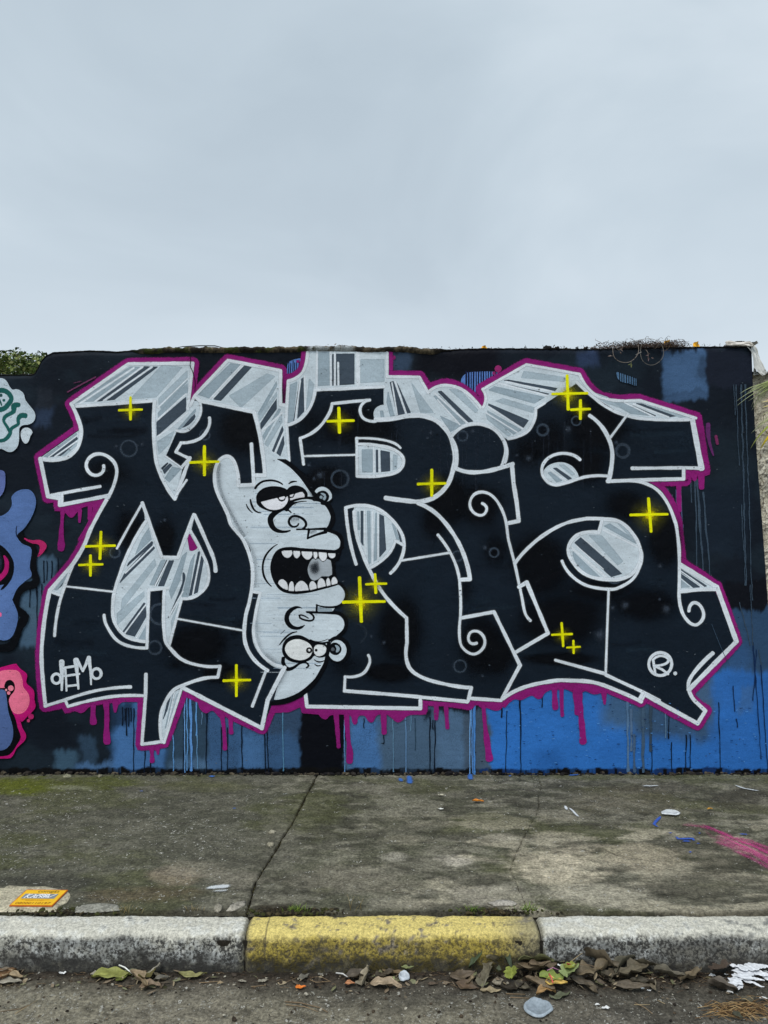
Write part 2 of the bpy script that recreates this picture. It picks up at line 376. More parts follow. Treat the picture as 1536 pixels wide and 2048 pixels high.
class Coat:
    """one painted part: every stroke lies a hair above the one before it"""
    def __init__(s, name, parent, mat=None, label=None):
        s.name = name; s.parent = parent; s.mat = mat or M_paint; s.V = []; s.F = []; s.C = []; s.A = []; s.label = label; s.kids = []
    def _y(s): LAY[0] += 1; return -0.0025-LAY[0]*0.000003
    def poly(s, txt, rgb, edge=1.2):
        c = curve(parse(txt), True); P = []
        for p in c:
            if not P or math.hypot(p[0]-P[-1][0], p[1]-P[-1][1]) > 0.3: P.append(p[:2])
        y = s._y(); b = len(s.V); col = linp(rgb)
        tr = tessellate_polygon([[Vector((p[0], p[1], 0)) for p in P]])
        s.V += [(wx(p[0]), y, wz(p[1])) for p in P]; s.C += [col]*len(P); s.A += [1.0]*len(P)
        s.F += [tuple(b+i for i in t) for t in tr]
        if edge:
            h = len(P)//2
            for q in (P[:h+1], P[h:]+[P[0]]): s._ribbon([(p[0], p[1], edge*2) for p in q], col, 0.9, caps=False)
        return s
    def _ribbon(s, pts, col, feather, caps=True, alpha=1.0):
        Q = [pts[0]]
        for p in pts[1:]:
            if math.hypot(p[0]-Q[-1][0], p[1]-Q[-1][1]) > 0.25: Q.append(p)
        if len(Q) < 2: return
        n = len(Q); P = np.array([q[:2] for q in Q]); Wd = np.array([q[2] for q in Q])/2
        T = np.gradient(P, axis=0); T /= np.linalg.norm(T, axis=1)[:, None]+1e-9
        if caps:
            a = [0.98, 0.8, 0.55, 0.28]; r0, r1 = Wd[0], Wd[-1]
            st = [(P[0]-T[0]*r0*e, r0*math.sqrt(1-e*e), T[0]) for e in a]; en = [(P[-1]+T[-1]*r1*e, r1*math.sqrt(1-e*e), T[-1]) for e in a[::-1]]
            P = np.array([x[0] for x in st]+list(P)+[x[0] for x in en]); Wd = np.array([x[1] for x in st]+list(Wd)+[x[1] for x in en])
            T = np.array([x[2] for x in st]+list(T)+[x[2] for x in en]); n = len(P)
        Nn = np.stack([-T[:, 1], T[:, 0]], 1); y = s._y(); b = len(s.V)
        f = feather
        for i in range(n):
            w = Wd[i]; al = alpha if 0 < i < n-1 or not caps else 0.0
            for o, aa in ((-w-f, 0), (-max(w-f, w*0.4), 1), (max(w-f, w*0.4), 1), (w+f, 0)):
                q = P[i]+Nn[i]*o; s.V.append((wx(q[0]), y, wz(q[1]))); s.C.append(col); s.A.append(aa*al)
        for i in range(n-1):
            for k in range(3):
                a0 = b+i*4+k; s.F.append((a0, a0+1, a0+5, a0+4))
    def line(s, txt, rgb, w=7.0, closed=False, feather=0.8, alpha=1.0, jit=0.11, over=None):
        c = curve(parse(txt), closed); col = linp(rgb); sd = LAY[0]*0.37
        if closed: c = c+[c[0][:3]+(False,), c[1][:3]+(False,)]
        d = 0; run = []; runs = [run]; half = len(c)//2 if closed else -1
        if over and rgb == WH: over.line(txt, rgb, w*0.9, closed, 3.4, 0.42)
        for i, p in enumerate(c):
            if i: d += math.hypot(p[0]-c[i-1][0], p[1]-c[i-1][1])
            ww = (p[2] if p[2] is not None else w)*(1+jit*mnoise.noise((d/22, sd, 0))*2)
            run.append((p[0], p[1], ww))
            if 0 < i < len(c)-1:
                a = math.atan2(p[1]-c[i-1][1], p[0]-c[i-1][0]); b = math.atan2(c[i+1][1]-p[1], c[i+1][0]-p[0])
                if abs((b-a+math.pi) % (2*math.pi)-math.pi) > 0.6 or i == half: run = [(p[0], p[1], ww)]; runs.append(run)
        for r in runs: s._ribbon(r, col, feather, True, alpha)
        return s
    def blob(s, x, y_, rx, ry, rgb, a0=1.0, power=1.0, rot=0.0):
        y = s._y(); b = len(s.V); col = linp(rgb); n = 28; rings = 6
        s.V.append((wx(x), y, wz(y_))); s.C.append(col); s.A.append(a0)
        for k in range(1, rings+1):
            t = k/rings
            for i in range(n):
                an = 2*math.pi*i/n; q = 1+0.18*mnoise.noise((math.cos(an)*1.3+x, math.sin(an)*1.3, y_))*(t > 0.3)
                dx, dy = math.cos(an)*rx*t*q, math.sin(an)*ry*t*q
                s.V.append((wx(x+dx*math.cos(rot)-dy*math.sin(rot)), y, wz(y_+dx*math.sin(rot)+dy*math.cos(rot)))); s.C.append(col)
                s.A.append(a0*(0.5+0.5*math.cos(math.pi*t))**power)
        for i in range(n): s.F.append((b, b+1+i, b+1+(i+1) % n))
        for k in range(rings-1):
            for i in range(n):
                p = b+1+k*n+i; q = b+1+k*n+(i+1) % n; s.F.append((p, p+n, q+n, q))
        return s
    def disc(s, x, y_, r, rgb, ry=None): return s.poly('G '+' '.join(f'{x+r*math.cos(a):.2f},{y_+(ry or r)*math.sin(a):.2f}~' for a in [i*math.pi/4 for i in range(8)]), rgb, 0.6)
    def build(s):
        if not s.V: return None
        o = mesh(s.name, s.V, s.F, s.mat, s.parent.ob if isinstance(s.parent, Coat) else s.parent, s.C, s.A)
        if s.label: o['label'] = s.label
        s.ob = o; return o
COATS = []
def coat(name, parent=None, mat=None, label=None):
    c = Coat(name, parent or WL, mat, label); COATS.append(c); return c

WH = (212, 219, 226); CH = (198, 209, 217); G1 = (150, 166, 177); G2 = (166, 181, 191); D1 = (70, 82, 95); D2 = (52, 63, 76)
INK = (20, 31, 43); BLK = (4, 7, 14); PK = (146, 30, 118); PK2 = (186, 26, 112); YE = (250, 226, 8)

def wander(x, y0, x2, y1, w):
    n = max(3, int((y1-y0)/14)); t = 'G '
    for i in range(n+1): f = i/n; t += f'{x+(x2-x)*f+R.uniform(-.9,.9)*(0 < i):.2f},{y0+(y1-y0)*f:.1f},{w*(1.15-0.45*f+(0.5 if i == n else 0)):.2f}~ '
    return t
# --- old runs and stripes on the ground coat
for x, y0, y1, w in [(268,1417,1545,1.8),(290,1498,1545,2),(301,1522,1545,2),(369,1390,1545,2),(414,1425,1545,2.4),(443,1455,1545,2.2),(484,1450,1546,2),(529,1465,1548,2),
                     (534,1460,1548,2),(728,1437,1455,1.6),(768,1468,1487,1.6),(860,1435,1543,2.6),(870,1440,1543,2.6),(866,1440,1458,2),(1003,1416,1434,2.4),(1040,1398,1546,2.4),
                     (1085,1390,1414,2),(1014,1420,1543,1.6),(1303,1495,1543,2.2),(1343,1485,1543,1.8),(1372,1470,1543,2),(1380,1470,1540,1.8),(1437,1405,1543,1.8),(1338,1425,1476,2),
                     (245,1415,1450,2),(250,1418,1440,2),(253,1416,1470,2.2),(257,1416,1452,2),(262,1416,1442,2),(88,1122,1165,2),(94,1122,1160,1.6),(104,1122,1156,1.8),
                     (116,1115,1150,1.8),(60,1170,1214,1.8),(73,1175,1268,2.6),(84,1168,1195,1.6),(455,1455,1540,1.4)]:
    x2 = x+R.uniform(-2.5, 4)*(y1-y0)/120
    coat('paint_run').line(wander(x, y0, x2, y1, w), (14, 24, 40), w, feather=0.6, jit=0.3)
for x, y0, x2, y1 in [(1506,1285,1522,1517),(1521,1330,1535,1540),(1512,1300,1506,1400),(1466,1372,1470,1422),(1472,1438,1475,1454)]:
    coat('paint_run').line(wander(x, y0, x2, y1, 2), (20, 45, 85), 2, feather=0.6, jit=0.3)
for x, y0, y1, w, col in [(346,1452,1541,2,(96,150,205)),(369,1396,1545,1.6,(110,160,215)),(374,1396,1540,2,(96,150,205)),(381,1396,1540,4.5,(96,148,210)),(393,1402,1470,3,(96,150,205)),
                          (394,1470,1536,1.6,(96,140,180)),(404,1425,1448,1.6,(90,120,150)),(566,1420,1541,1.8,(90,140,175)),(689,1440,1545,1.4,(110,160,215)),(786,1435,1543,2,(96,132,160)),
                          (811,1432,1543,2.6,(96,132,170)),(822,1430,1460,1.6,(96,132,160)),(940,1418,1548,1.8,(120,170,225)),(943,1418,1548,1.6,(96,150,215)),(949,1412,1548,4.5,(78,136,205)),
                          (830,1436,1500,1.4,(50,74,94)),(1255,1403,1542,5,(84,116,150)),(1262,1420,1500,5,(84,110,140)),(1268,1470,1542,5,(70,96,126)),(1286,1418,1543,6,(68,92,116)),(1301,1405,1500,6,(56,74,92)),
                          (1330,1425,1475,2,(96,130,160))]:
    coat('paint_run').line(wander(x, y0, x+R.uniform(-.5,2.5)*(y1-y0)/120, y1, w), col, w, feather=0.9, jit=0.25, alpha=0.9)
for x, y0, x2, y1, w in [(1467,770,1470,830,1.6),(1472,770,1478,930,2),(1482,770,1492,1170,2.6),(1490,770,1496,950,2.6),(1496,950,1504,1200,2),(1483,1010,1486,1100,1.6),(1486,940,1490,1170,1.6),
                         (1335,978,1350,1080,3.2),(1352,985,1360,1140,2),(1390,955,1394,1150,3),(1394,960,1406,1145,4.5),(1406,985,1420,1155,3.6),(1381,955,1382,1004,2),(1344,990,1346,1010,2),
                         (1479,1205,1500,1290,1.6),(1517,1300,1522,1330,1.6),(1500,1170,1506,1290,1.5)]:
    coat('paint_run').line(wander(x, y0, x2, y1, w), (60, 76, 92), w, feather=0.8, jit=0.3, alpha=0.85)
for x, y0, x2, y1 in [(1352,980,1356,1075),(1361,975,1364,1050),(1366,1050,1363,1100)]: coat('paint_run').line(f'G {x},{y0} {x2},{y1}', (78, 88, 124), 2.5)
c = coat('blue_striped_patch')
BS = (96, 134, 204)
c.poly('TR 290,255 500,250~ 520,270~ 470,330 395,380 425,450~ 405,490 340,440~ 250,345 245,300~', BS)
c = coat('blue_striped_patch'); c.poly('TM 1060,210 1075,170~ 1180,145 1175,200~ 1130,250~ 1050,270 1055,230~', BS)
c = coat('blue_striped_patch'); c.poly('TX 375,250 520,300 520,350 470,330~ 400,310~', (88, 124, 160))
for x0, x1, ya, yb, n, sl in [(278, 505, 245, 490, 13, -4), ]:
    for i in range(n):
        x = x0+(x1-x0)*i/(n-1); c.line(f'TR {x:.0f},{ya} {x+R.uniform(-5,5):.0f},{yb-max(0,(x-400))*1.2-max(0,(330-x))*1.4:.0f}', (16, 24, 56), R.uniform(1.8, 3.4), feather=0.4)
for x in (1068, 1082, 1100, 1112, 1128, 1146, 1160, 1172): c.line(f'TM {x},{160+R.uniform(-10,20):.0f} {x-4},262', (18, 22, 48), 1.8, feather=0.4)
for i, x in enumerate((395, 412, 428, 448, 466, 484, 500, 514)): coat('paint_run').line(f'TX {x},{250+i*6} {x+1},{318+i*5}', (14, 20, 30), 2.0, feather=0.4)
c = coat('magenta_dot')
c.blob(300+1135/3.84, 680+165/3.84, 4, 4, PK, 1.0, 0.4)
c.disc(860+523/3.84, 680+222/3.84, 6.5, (150, 40, 105)); c.disc(860+490/3.84, 680+255/3.84, 2.6, (150, 40, 105)); c.disc(860+528/3.84, 680+262/3.84, 2.6, (150, 40, 105))
c.disc(560+872/3.84, 680+135/3.84, 3.6, (140, 40, 110))

# --- magenta glow line, bulges and drips below the letters
SIL = ('TL 550,492 990,185 1483,180 1440,530 TM 325,480 345,428 600,155 1003,235 1000,498 1045,500 1065,308 1130,290~ 1190,230~ 1213,88 TC 818,92 822,283 '
       'TR 0,0')
OUT = ('TL 550,492 990,185 1483,180 1445,535 1510,470 TM 345,428 600,157 1003,235 1003,498 1042,500 1067,308 1130,285~ 1185,225~ 1210,90')
OUT2 = ('TC 820,98 822,283 1070,285 1137,402 1200,360~ 1290,348~ 1400,385~ 1540,518 TR 405,522 428,450~ 400,380 740,188 1145,262 1225,380~ 1320,445~ 1530,465 TX 550,463 980,600 1042,990 '
        '903,990 898,1073 560,1080 690,1140~ 770,1250~ 830,1400~ MX 835,250~ 862,485 1140,668 1290,1085 932,1465 BX 945,380~ 1055,465 992,568 585,345 555,392 400,320~ 200,250~ 0,232~ BR 950,235~ 720,290~ 600,345 548,392 315,372 295,410 100,385 BC 1130,378')
OUT3 = 'BC 1088,380 1088,450 205,438 190,330'
OUT4 = 'BM 940,410 860,598 255,295 105,705 BL 1090,725 1110,352 900,352~ 700,385~ 525,435 505,390 350,430 ML 322,1300~ 325,1100~ 350,880~ 385,695 560,495 840,1195 460,1268 455,1195 372,1205 310,905 620,685'
OUT4 = OUT4.replace('560,495 840', '565,490 650,340~ TL 720,1450~ 840').replace('620,685', '608,695')
OUT5 = 'TL 612,690 600,600~ 550,492'
m_ = coat('magenta_outline')
for t in (OUT, OUT2, OUT3, OUT4, OUT5): m_.line(t, PK, 25, feather=2.6, jit=0.05)
m_.line('BM 930,445 1050,430~ 1190,360', PK, 22, feather=1.5); m_.line('BC 185,380 150,330', PK, 22)
m_.line('TL 520,400 630,340~ 735,285', (120, 60, 100), 2.6, feather=1, alpha=0.85); m_.line('TL 570,330 625,318', (90, 50, 80), 2.4, feather=1, alpha=0.7)
m_.line('TX 1075,650,34 1080,760,30~ 1115,885,12', (104, 46, 106), 5, feather=1); m_.line('TX 1135,740,22 1145,795,20', (122, 46, 92), 5, feather=1)
for x, y, k in [(560+985/3.84, 1300+500/3.84, 0), ]: pass
PKP = ['TL 420,1240 820,1210 780,1300~ 640,1536 600,1536 690,1380~ 720,1290~ 690,1270~ 640,1280~ 590,1320~ 550,1360~ 505,1325~ 470,1310 425,1310',
       'BL 480,440 560,430 1110,345 1100,400 940,395~ 900,420~ 860,400~ 780,410~ 690,430~ 630,478~ 560,460~ 505,485',
       'BM 340,370 700,540 800,610 640,540~ 590,500~ 550,520~ 480,460~ 430,480~ 390,450~ 370,400~', 
       'BC 160,440 1120,440 1120,490 1050,490 980,500~ 910,550~ 850,510~ 800,480~ 740,500~ 700,552~ 650,500~ 600,505~ 575,568~ 545,500~ 480,490~ 420,490~ 380,500~ 348,528~ 300,490 180,480',
       'BR 400,400 560,400 540,450~ 500,460~ 440,440~ 380,430~',
       'BR 560,410 700,300~ 950,240~ 1200,240~ 1536,370 1536,400 1400,345~ 1340,320~ 1260,335~ 1190,310~ 1150,330~ 1100,320~ 1040,295~ 990,300~ 930,300~ 880,325~ 840,372~ 780,345~ 700,378~ 640,375~ 575,440',
       'TX 560,1085 900,1080 1085,1030 1090,1000 1040,1000 1045,1050 1000,1045~ 970,1080~ 935,1055~ 880,1110~ 800,1110~ 720,1120~ 700,1150~ 760,1250 830,1400 860,1536 835,1536',
       'BM 1170,345 1230,440 1170,480 1150,400', 'BL 1060,740 1280,725 1290,740~ 1235,745~ 1215,770~ 1180,760~ 1150,765~ 1100,755~ 1060,765']
for t in PKP: m_.poly(t, PK)
for t in ['TL 482,1320,32 478,1400,26~ 472,1480,36~ 472,1570,52~ 470,1600,46', 'TL 615,1310,34 612,1395,20', 'TL 693,1280,36 690,1370,32', 'TL 560,1310,50 552,1345,40',
          'BL 718,430,44 716,500,40~ 718,550,48', 'BL 815,410,60 822,500,38~ 820,620,42~ 823,700,56', 'BL 888,405,50 886,470,24', 'BL 1165,750,40 1168,800,26~ 1170,850,34', 'BL 1213,745,32 1214,795,18',
          'BM 555,510,40 568,600,28~ 575,700,30~ 576,755,36', 'BM 620,520,40 622,590,34~ 624,630,44', 'BC 430,480,46 440,600,34~ 450,740,32', 'BC 512,500,40 520,640,32~ 535,780,46~ 534,850,46',
          'BC 795,490,46 798,570,36~ 800,630,40', 'BC 1200,430,36 1200,525,32', 'BC 1275,430,36 1280,520,28~ 1285,595,30', 'BR 410,430,34 420,560,26~ 440,720,46~ 455,830,56', 'BR 955,300,46 958,380,44~ 962,440,44',
          'BR 1010,300,34 1010,400,30~ 1015,500,34', 'BR 1130,300,70 1135,400,64~ 1130,480,50', 'BR 1150,400,40 1160,520,42~ 1170,620,46~ 1174,700,52', 'BR 1335,330,50 1340,410,20',
          'TX 850,1100,50 850,1200,34~ 855,1310,30', 'TX 1022,1040,46 1024,1130,40', 'TX 968,1040,50 970,1065,30']:
    coat('paint_drip').line(t, PK, 8, feather=1.1, jit=0.16)

# --- letter bodies
def letter(label): return coat('letter', None, None, label)
LM = letter('first letter, an angular M with a spiral on its left arm')
LM.poly('TL 560,500 990,195 1480,190 1440,530 TM 345,440 600,165 1000,240 1000,500 1065,520 1070,940 TM 1180,1100 1180,1500 MM 1100,1100 BM 1170,360 940,400 860,598 255,298 105,705 BL 1090,725 1110,352 900,352~ 700,385~ 525,435 505,390 350,430 '
        'ML 322,1300~ 325,1100~ 350,880~ 385,695 565,490 650,340~ TL 720,1450~ 840,1195 460,1268 455,1195 372,1205 310,905 612,690 600,600~', INK)
LR = letter('third letter, a broad R with a stepped foot')
LR.poly('TC 50,655 67,312 130,285~ 185,225~ 212,92 818,95 822,285 1070,288 1137,405 1315,740 1345,900~ 1320,1080~ 1190,1210 1420,1536 MC 1470,605 1390,620 1388,900 1390,1100~ 1480,1440 BC 1445,405 1088,382 1088,445 205,435 188,330 260,200 250,-500 TC 300,1100 70,930', INK)
LI = letter('fourth letter, a bent i under its round dot')
LI.poly('TC 1315,745 TR 250,665~ 370,645~ 500,690~ 590,770 600,960 640,950 690,1400 600,1410 MR 640,450 740,630 905,1020 650,1175 700,1270 BR 548,392 315,372 MR 320,1440 -80,1380 -100,900 60,200 TR 0,1290 160,1150~', INK)
LS = letter('last letter, a wide S with two silver eyes')
LS.poly('TR 590,765 740,705~ 800,620~ 810,525 1125,325 1250,440~ TX 300,520~ 440,580~ 600,605~ 935,610 1020,985 895,985 890,1070 560,1082 690,1140~ 770,1250~ 830,1400~ MX 835,250~ 860,490 855,700 1120,690 1280,1085 932,1465 BX 945,380~ 1050,465 990,565 585,350 555,392 400,320~ 200,250~ 0,232~ BR 950,235~ 720,290~ 600,340 '
        'MR 700,1260 650,1175 905,1020 740,630 645,480 TR 600,1410 690,1400 640,950 590,960', INK)
for i in range(70):
    x0, y0, x1, y1 = R.choice([(115,1190,230,1370),(320,900,470,1290),(605,880,880,1370),(935,1060,1070,1330),(1090,1010,1330,1320),(1060,860,1190,990),(1240,850,1370,905),(470,1110,500,1380),(170,830,290,880)])
    x = R.uniform(x0, x1); y = R.uniform(y0, y1); L = R.uniform(20, 60); coat('roller_mark', None, M_mist).line(f'G {max(x0,x-L):.0f},{y:.0f} {x:.0f},{y+R.uniform(-3,3):.0f}~ {min(x1,x+L):.0f},{y+R.uniform(-4,4):.0f}', R.choice([(38, 54, 68), (34, 46, 60), (12, 18, 28)]), R.uniform(6, 20), alpha=R.uniform(.25, .5), feather=5)
# near-black mist over the slate fill
for x, y, rx, ry, k in [(490,860,75,70,.95),(345,940,45,70,.55),(210,945,80,45,.7),(330,1075,30,55,.9),(395,1290,85,60,1),(440,1345,48,30,1),(620,850,45,70,.6),(700,850,90,60,.95),(650,960,60,45,.85),
                        (760,860,70,60,.7),(870,1040,40,60,.8),(800,1260,60,90,1),(780,1345,66,28,1),(690,1330,50,40,.6),(900,1000,60,70,.95),(960,1010,60,60,.95),(990,1100,40,50,.7),(930,1180,30,45,.6),(960,1290,60,80,1),(995,1310,42,50,1),
                        (1080,1130,75,90,1),(1120,1240,120,70,1),(1120,1318,95,18,1),(1190,850,80,75,1),(1160,930,80,50,.95),(1250,1010,60,50,.8),(1330,1080,45,70,1),(1200,1180,100,40,.8),(1290,1210,90,45,.9),(1060,900,60,50,.7),
                        (1100,880,60,70,.7),(260,1060,45,60,.8),(540,800,45,70,.9),(330,1180,14,50,1),(590,760,60,40,.2),(350,1330,26,14,.6)]:
    mist = coat('dark_mist', None, M_mist); mist.blob(x, y, rx*1.25, ry*1.25, BLK, k*0.95, 0.7)
for x, y, rx, ry in [(560,1130,60,160),(640,1240,40,60),(860,1130,40,60),(1370,880,90,50),(1260,1330,90,70),(130,1250,60,60)]: mist = coat('slate_mist', None, M_mist); mist.blob(x, y, rx, ry, (32, 46, 60), 0.5)
# ghosted rings and bubbles
for x, y, r, w in [(258,897,16,5),(680,958,17,6),(1228,1148,18,6),(320,1228,20,7),(925,872,10,5),(1085,860,11,6),(1245,902,13,7),(410,870,10,4),(988,1105,9,5),(920,1332,12,5),(310,1295,13,6),(1152,842,9,4),(230,1105,10,5),(915,1112,10,5)]:
    bub = coat('ghost_ring', None, M_mist); bub.line('G '+' '.join(f'{x+r*math.cos(a):.1f},{y+r*math.sin(a):.1f}~' for a in [i*math.pi/4 for i in range(8)]), (62, 74, 88), w, closed=True, alpha=0.66, feather=1.6)
for x, y, r in [(618,930,5),(640,950,9),(628,958,5),(862,866,6),(855,876,4),(945,862,5),(1136,858,9),(1057,916,8),(1232,885,6),(1034,911,4),(970,1095,6),(1250,1210,10),(768,1285,5),(742,1272,4),(1225,1215,6),(965,1352,4),(1319,1198,4),(1332,1218,11),(1320,1132,6),(1200,1270,14),(285,888,5),(232,892,5),(330,1040,5),(322,1043,3)]:
    bub = coat('ghost_bubble', None, M_mist); bub.blob(x, y, r*1.25, r*1.25, (66, 76, 90), 0.6, 0.5)
bub.line('MC 600,950,20 660,1000,26~ 650,1060,24~ 620,1090,20', (50, 60, 72), 5, alpha=0.5, feather=2)
for i in range(34):
    x = R.choice([R.uniform(610, 720), R.uniform(770, 1000), R.uniform(1040, 1200), R.uniform(880, 940)]); y = R.uniform(830, 900) if x > 700 else R.uniform(830, 1000)
    coat('faint_run', None, M_mist).line(f'G {x:.0f},{y:.0f} {x+R.uniform(-1,1):.1f},{y+R.uniform(30,110):.0f}', (46, 54, 68), 1.6, alpha=0.5)

# --- silver sides and windows of the letters
def silver(parent, body, stripes, lines=()):
    s = coat('silver_side', parent)
    for b in ([body] if isinstance(body, str) else body): s.poly(b, CH, 0.8)
    for col, t in stripes: s.poly(t, col, 0.4)
    for t, w in lines: s.line(t, WH, w, feather=0.5)
    return s
silver(LM, 'TL 565,500 990,195 1478,188 1445,530 TM 340,470 378,478 378,560~ 325,655~ 205,697 120,890 245,978 TL 1400,980 1345,1215 1225,1000~ 1190,800~ 1190,468 590,508',
       [(G1, 'TL 590,480 1000,208 1085,210 720,470'), (D1, 'TL 750,472 1110,205 1152,207 785,468'), (D1, 'TL 823,464 1178,207 1212,207 880,458'), (G2, 'TL 1250,190 1400,210 1200,440 1000,455'), (G1, 'TL 1215,560 1440,335 1445,400 1215,600'),
        (G2, 'TL 1220,450 1440,235 1440,290 1220,500'), (G1, 'TL 1230,500 1440,300 1440,320 1240,540'), (D1, 'TL 1205,632 1430,438 1428,545 1205,738'), (D1, 'TL 1265,1028 1252,1000 1305,950 1322,962'), (D2, 'TL 1248,995 1240,985 1288,942 1292,948'),
        (G1, 'TL 1268,1062 1325,975 1392,990 1300,1092'), (D1, 'TM 247,672 345,570 348,590~ 325,625~ 285,658~'), (G1, 'TM 210,690 350,530 352,548 238,682'), (G2, 'TL 1210,780 1340,700 1300,800 1220,880')],
       [('TL 610,492 1030,215', 4), ('TL 735,470 1095,208', 4), ('TL 800,466 1168,208', 4), ('TL 1215,520 1440,300', 3), ('TL 1215,610 1430,415', 4), ('TL 1215,740 1300,680 1440,560', 4)])
silver(LM, 'TM 348,430 600,165 1000,242 1000,500 1048,505 1052,660 1072,930 1085,1010 900,1045 862,800 802,557 388,478',
       [(G1, 'TM 372,420 620,182 695,192 455,448'), (D1, 'TM 490,456 725,196 782,207 545,466'), (D1, 'TM 850,642 972,452 972,530 850,692'), (G1, 'TM 832,562 972,320 975,350 840,600'), (G2, 'TM 835,590 975,400 975,430 842,625'),
        (D1, 'TM 940,852 1018,662 1024,692 962,868'), (D1, 'TM 974,868 1026,738 1030,800 1000,892'), (G1, 'TM 868,735 990,530 1005,535 875,770'), (G2, 'TM 880,800 1010,570 1015,630 905,820'), (G2, 'TM 610,430 900,260 960,280 700,520')],
       [('TM 465,450 705,192', 4), ('TM 480,452 718,195', 3), ('TM 860,700 1015,560', 4), ('TM 958,868 1024,715', 3), ('TM 1045,515 1055,660 1072,930', 4)])
silver(LM, 'TL 320,905 608,700 620,740~ 590,830~ 500,905~ 340,925', [(G1, 'TL 340,895 590,715 595,735 370,900'), (D1, 'TL 385,897 592,742 600,760 412,895'), (D1, 'TL 438,890 570,795 578,800 470,888'), (G2, 'TL 480,890 590,790 590,810 500,888')], [('TL 375,900 595,735', 2.5), ('TL 425,895 590,780', 3)])
silver(LM, 'ML 1110,60 1120,165 1000,380~ 910,620~ 872,760~ 880,930~ 960,1040~ 1050,1078~ 1128,1085 1138,680 1280,675 1258,850~ 1262,1030~ 1300,1110 MM 150,1110 200,910 245,757 350,735~ 440,650~ 450,540~ 410,410~ 312,240 340,125 ML 1368,448 1245,445',
       [(D1, 'ML 922,635 960,562 1168,335 1190,370'), (D1, 'ML 978,508 990,480 1168,318 1178,330'), (G1, 'ML 1095,290 1145,215 1165,300 1040,420'), (D1, 'MM 35,657 128,463 142,463 50,657'), (D1, 'MM 65,660 148,465 184,465 108,660'),
        (G1, 'MM 0,652 88,465 118,462 30,652'), (G1, 'MM 150,700 250,430 285,400 230,620 165,760'), (D1, 'MM 140,905 250,640~ 262,560~ 258,650~ 190,830~'), (G1, 'MM 248,742 315,470 345,415 295,742'), (D1, 'MM 302,735 372,398 385,395 326,727'),
        (D1, 'MM 340,720 398,430 412,462 366,708'), (D1, 'ML 968,1027 1118,812 1126,890 1036,1047'), (D1, 'ML 945,1010 1108,788 1118,795 958,1018'), (G1, 'ML 1070,1065 1128,960 1130,1072'), (G2, 'ML 900,870 1110,700 1110,740 905,960'), (G2, 'MM 165,930 240,760 235,830 170,1010'), (G2, 'ML 940,760 1190,450 1200,500 930,850')],
       [('ML 965,560 1185,345', 3), ('ML 960,1020 1120,805', 3), ('ML 1050,1055 1130,930', 3), ('MM 42,655 140,465', 3), ('MM 330,725 392,410', 3), ('MM 150,890 255,700', 3)])
LM2 = coat('magenta_chip', LM); LM2.poly('H7 678,410 810,645 740,688~ 682,688 648,485', PK, 0.5)
silver(LM, 'BL 1395,300 1310,350~ 1250,440~ 1235,560~ 1238,690 1262,705', [(D1, 'BL 1255,530 1300,345 1312,355 1285,460'), (G1, 'BL 1270,600 1330,330 1345,330 1285,560'), (G2, 'BL 1275,640 1360,340 1375,330 1290,600')], [('BL 1262,700 1340,330', 2.5)])
silver(LM, 'ML 570,485 505,668 460,735 405,715 385,690', [(D1, 'ML 438,692 500,598 478,655'), (G1, 'ML 420,690 540,540 545,550 440,690')])
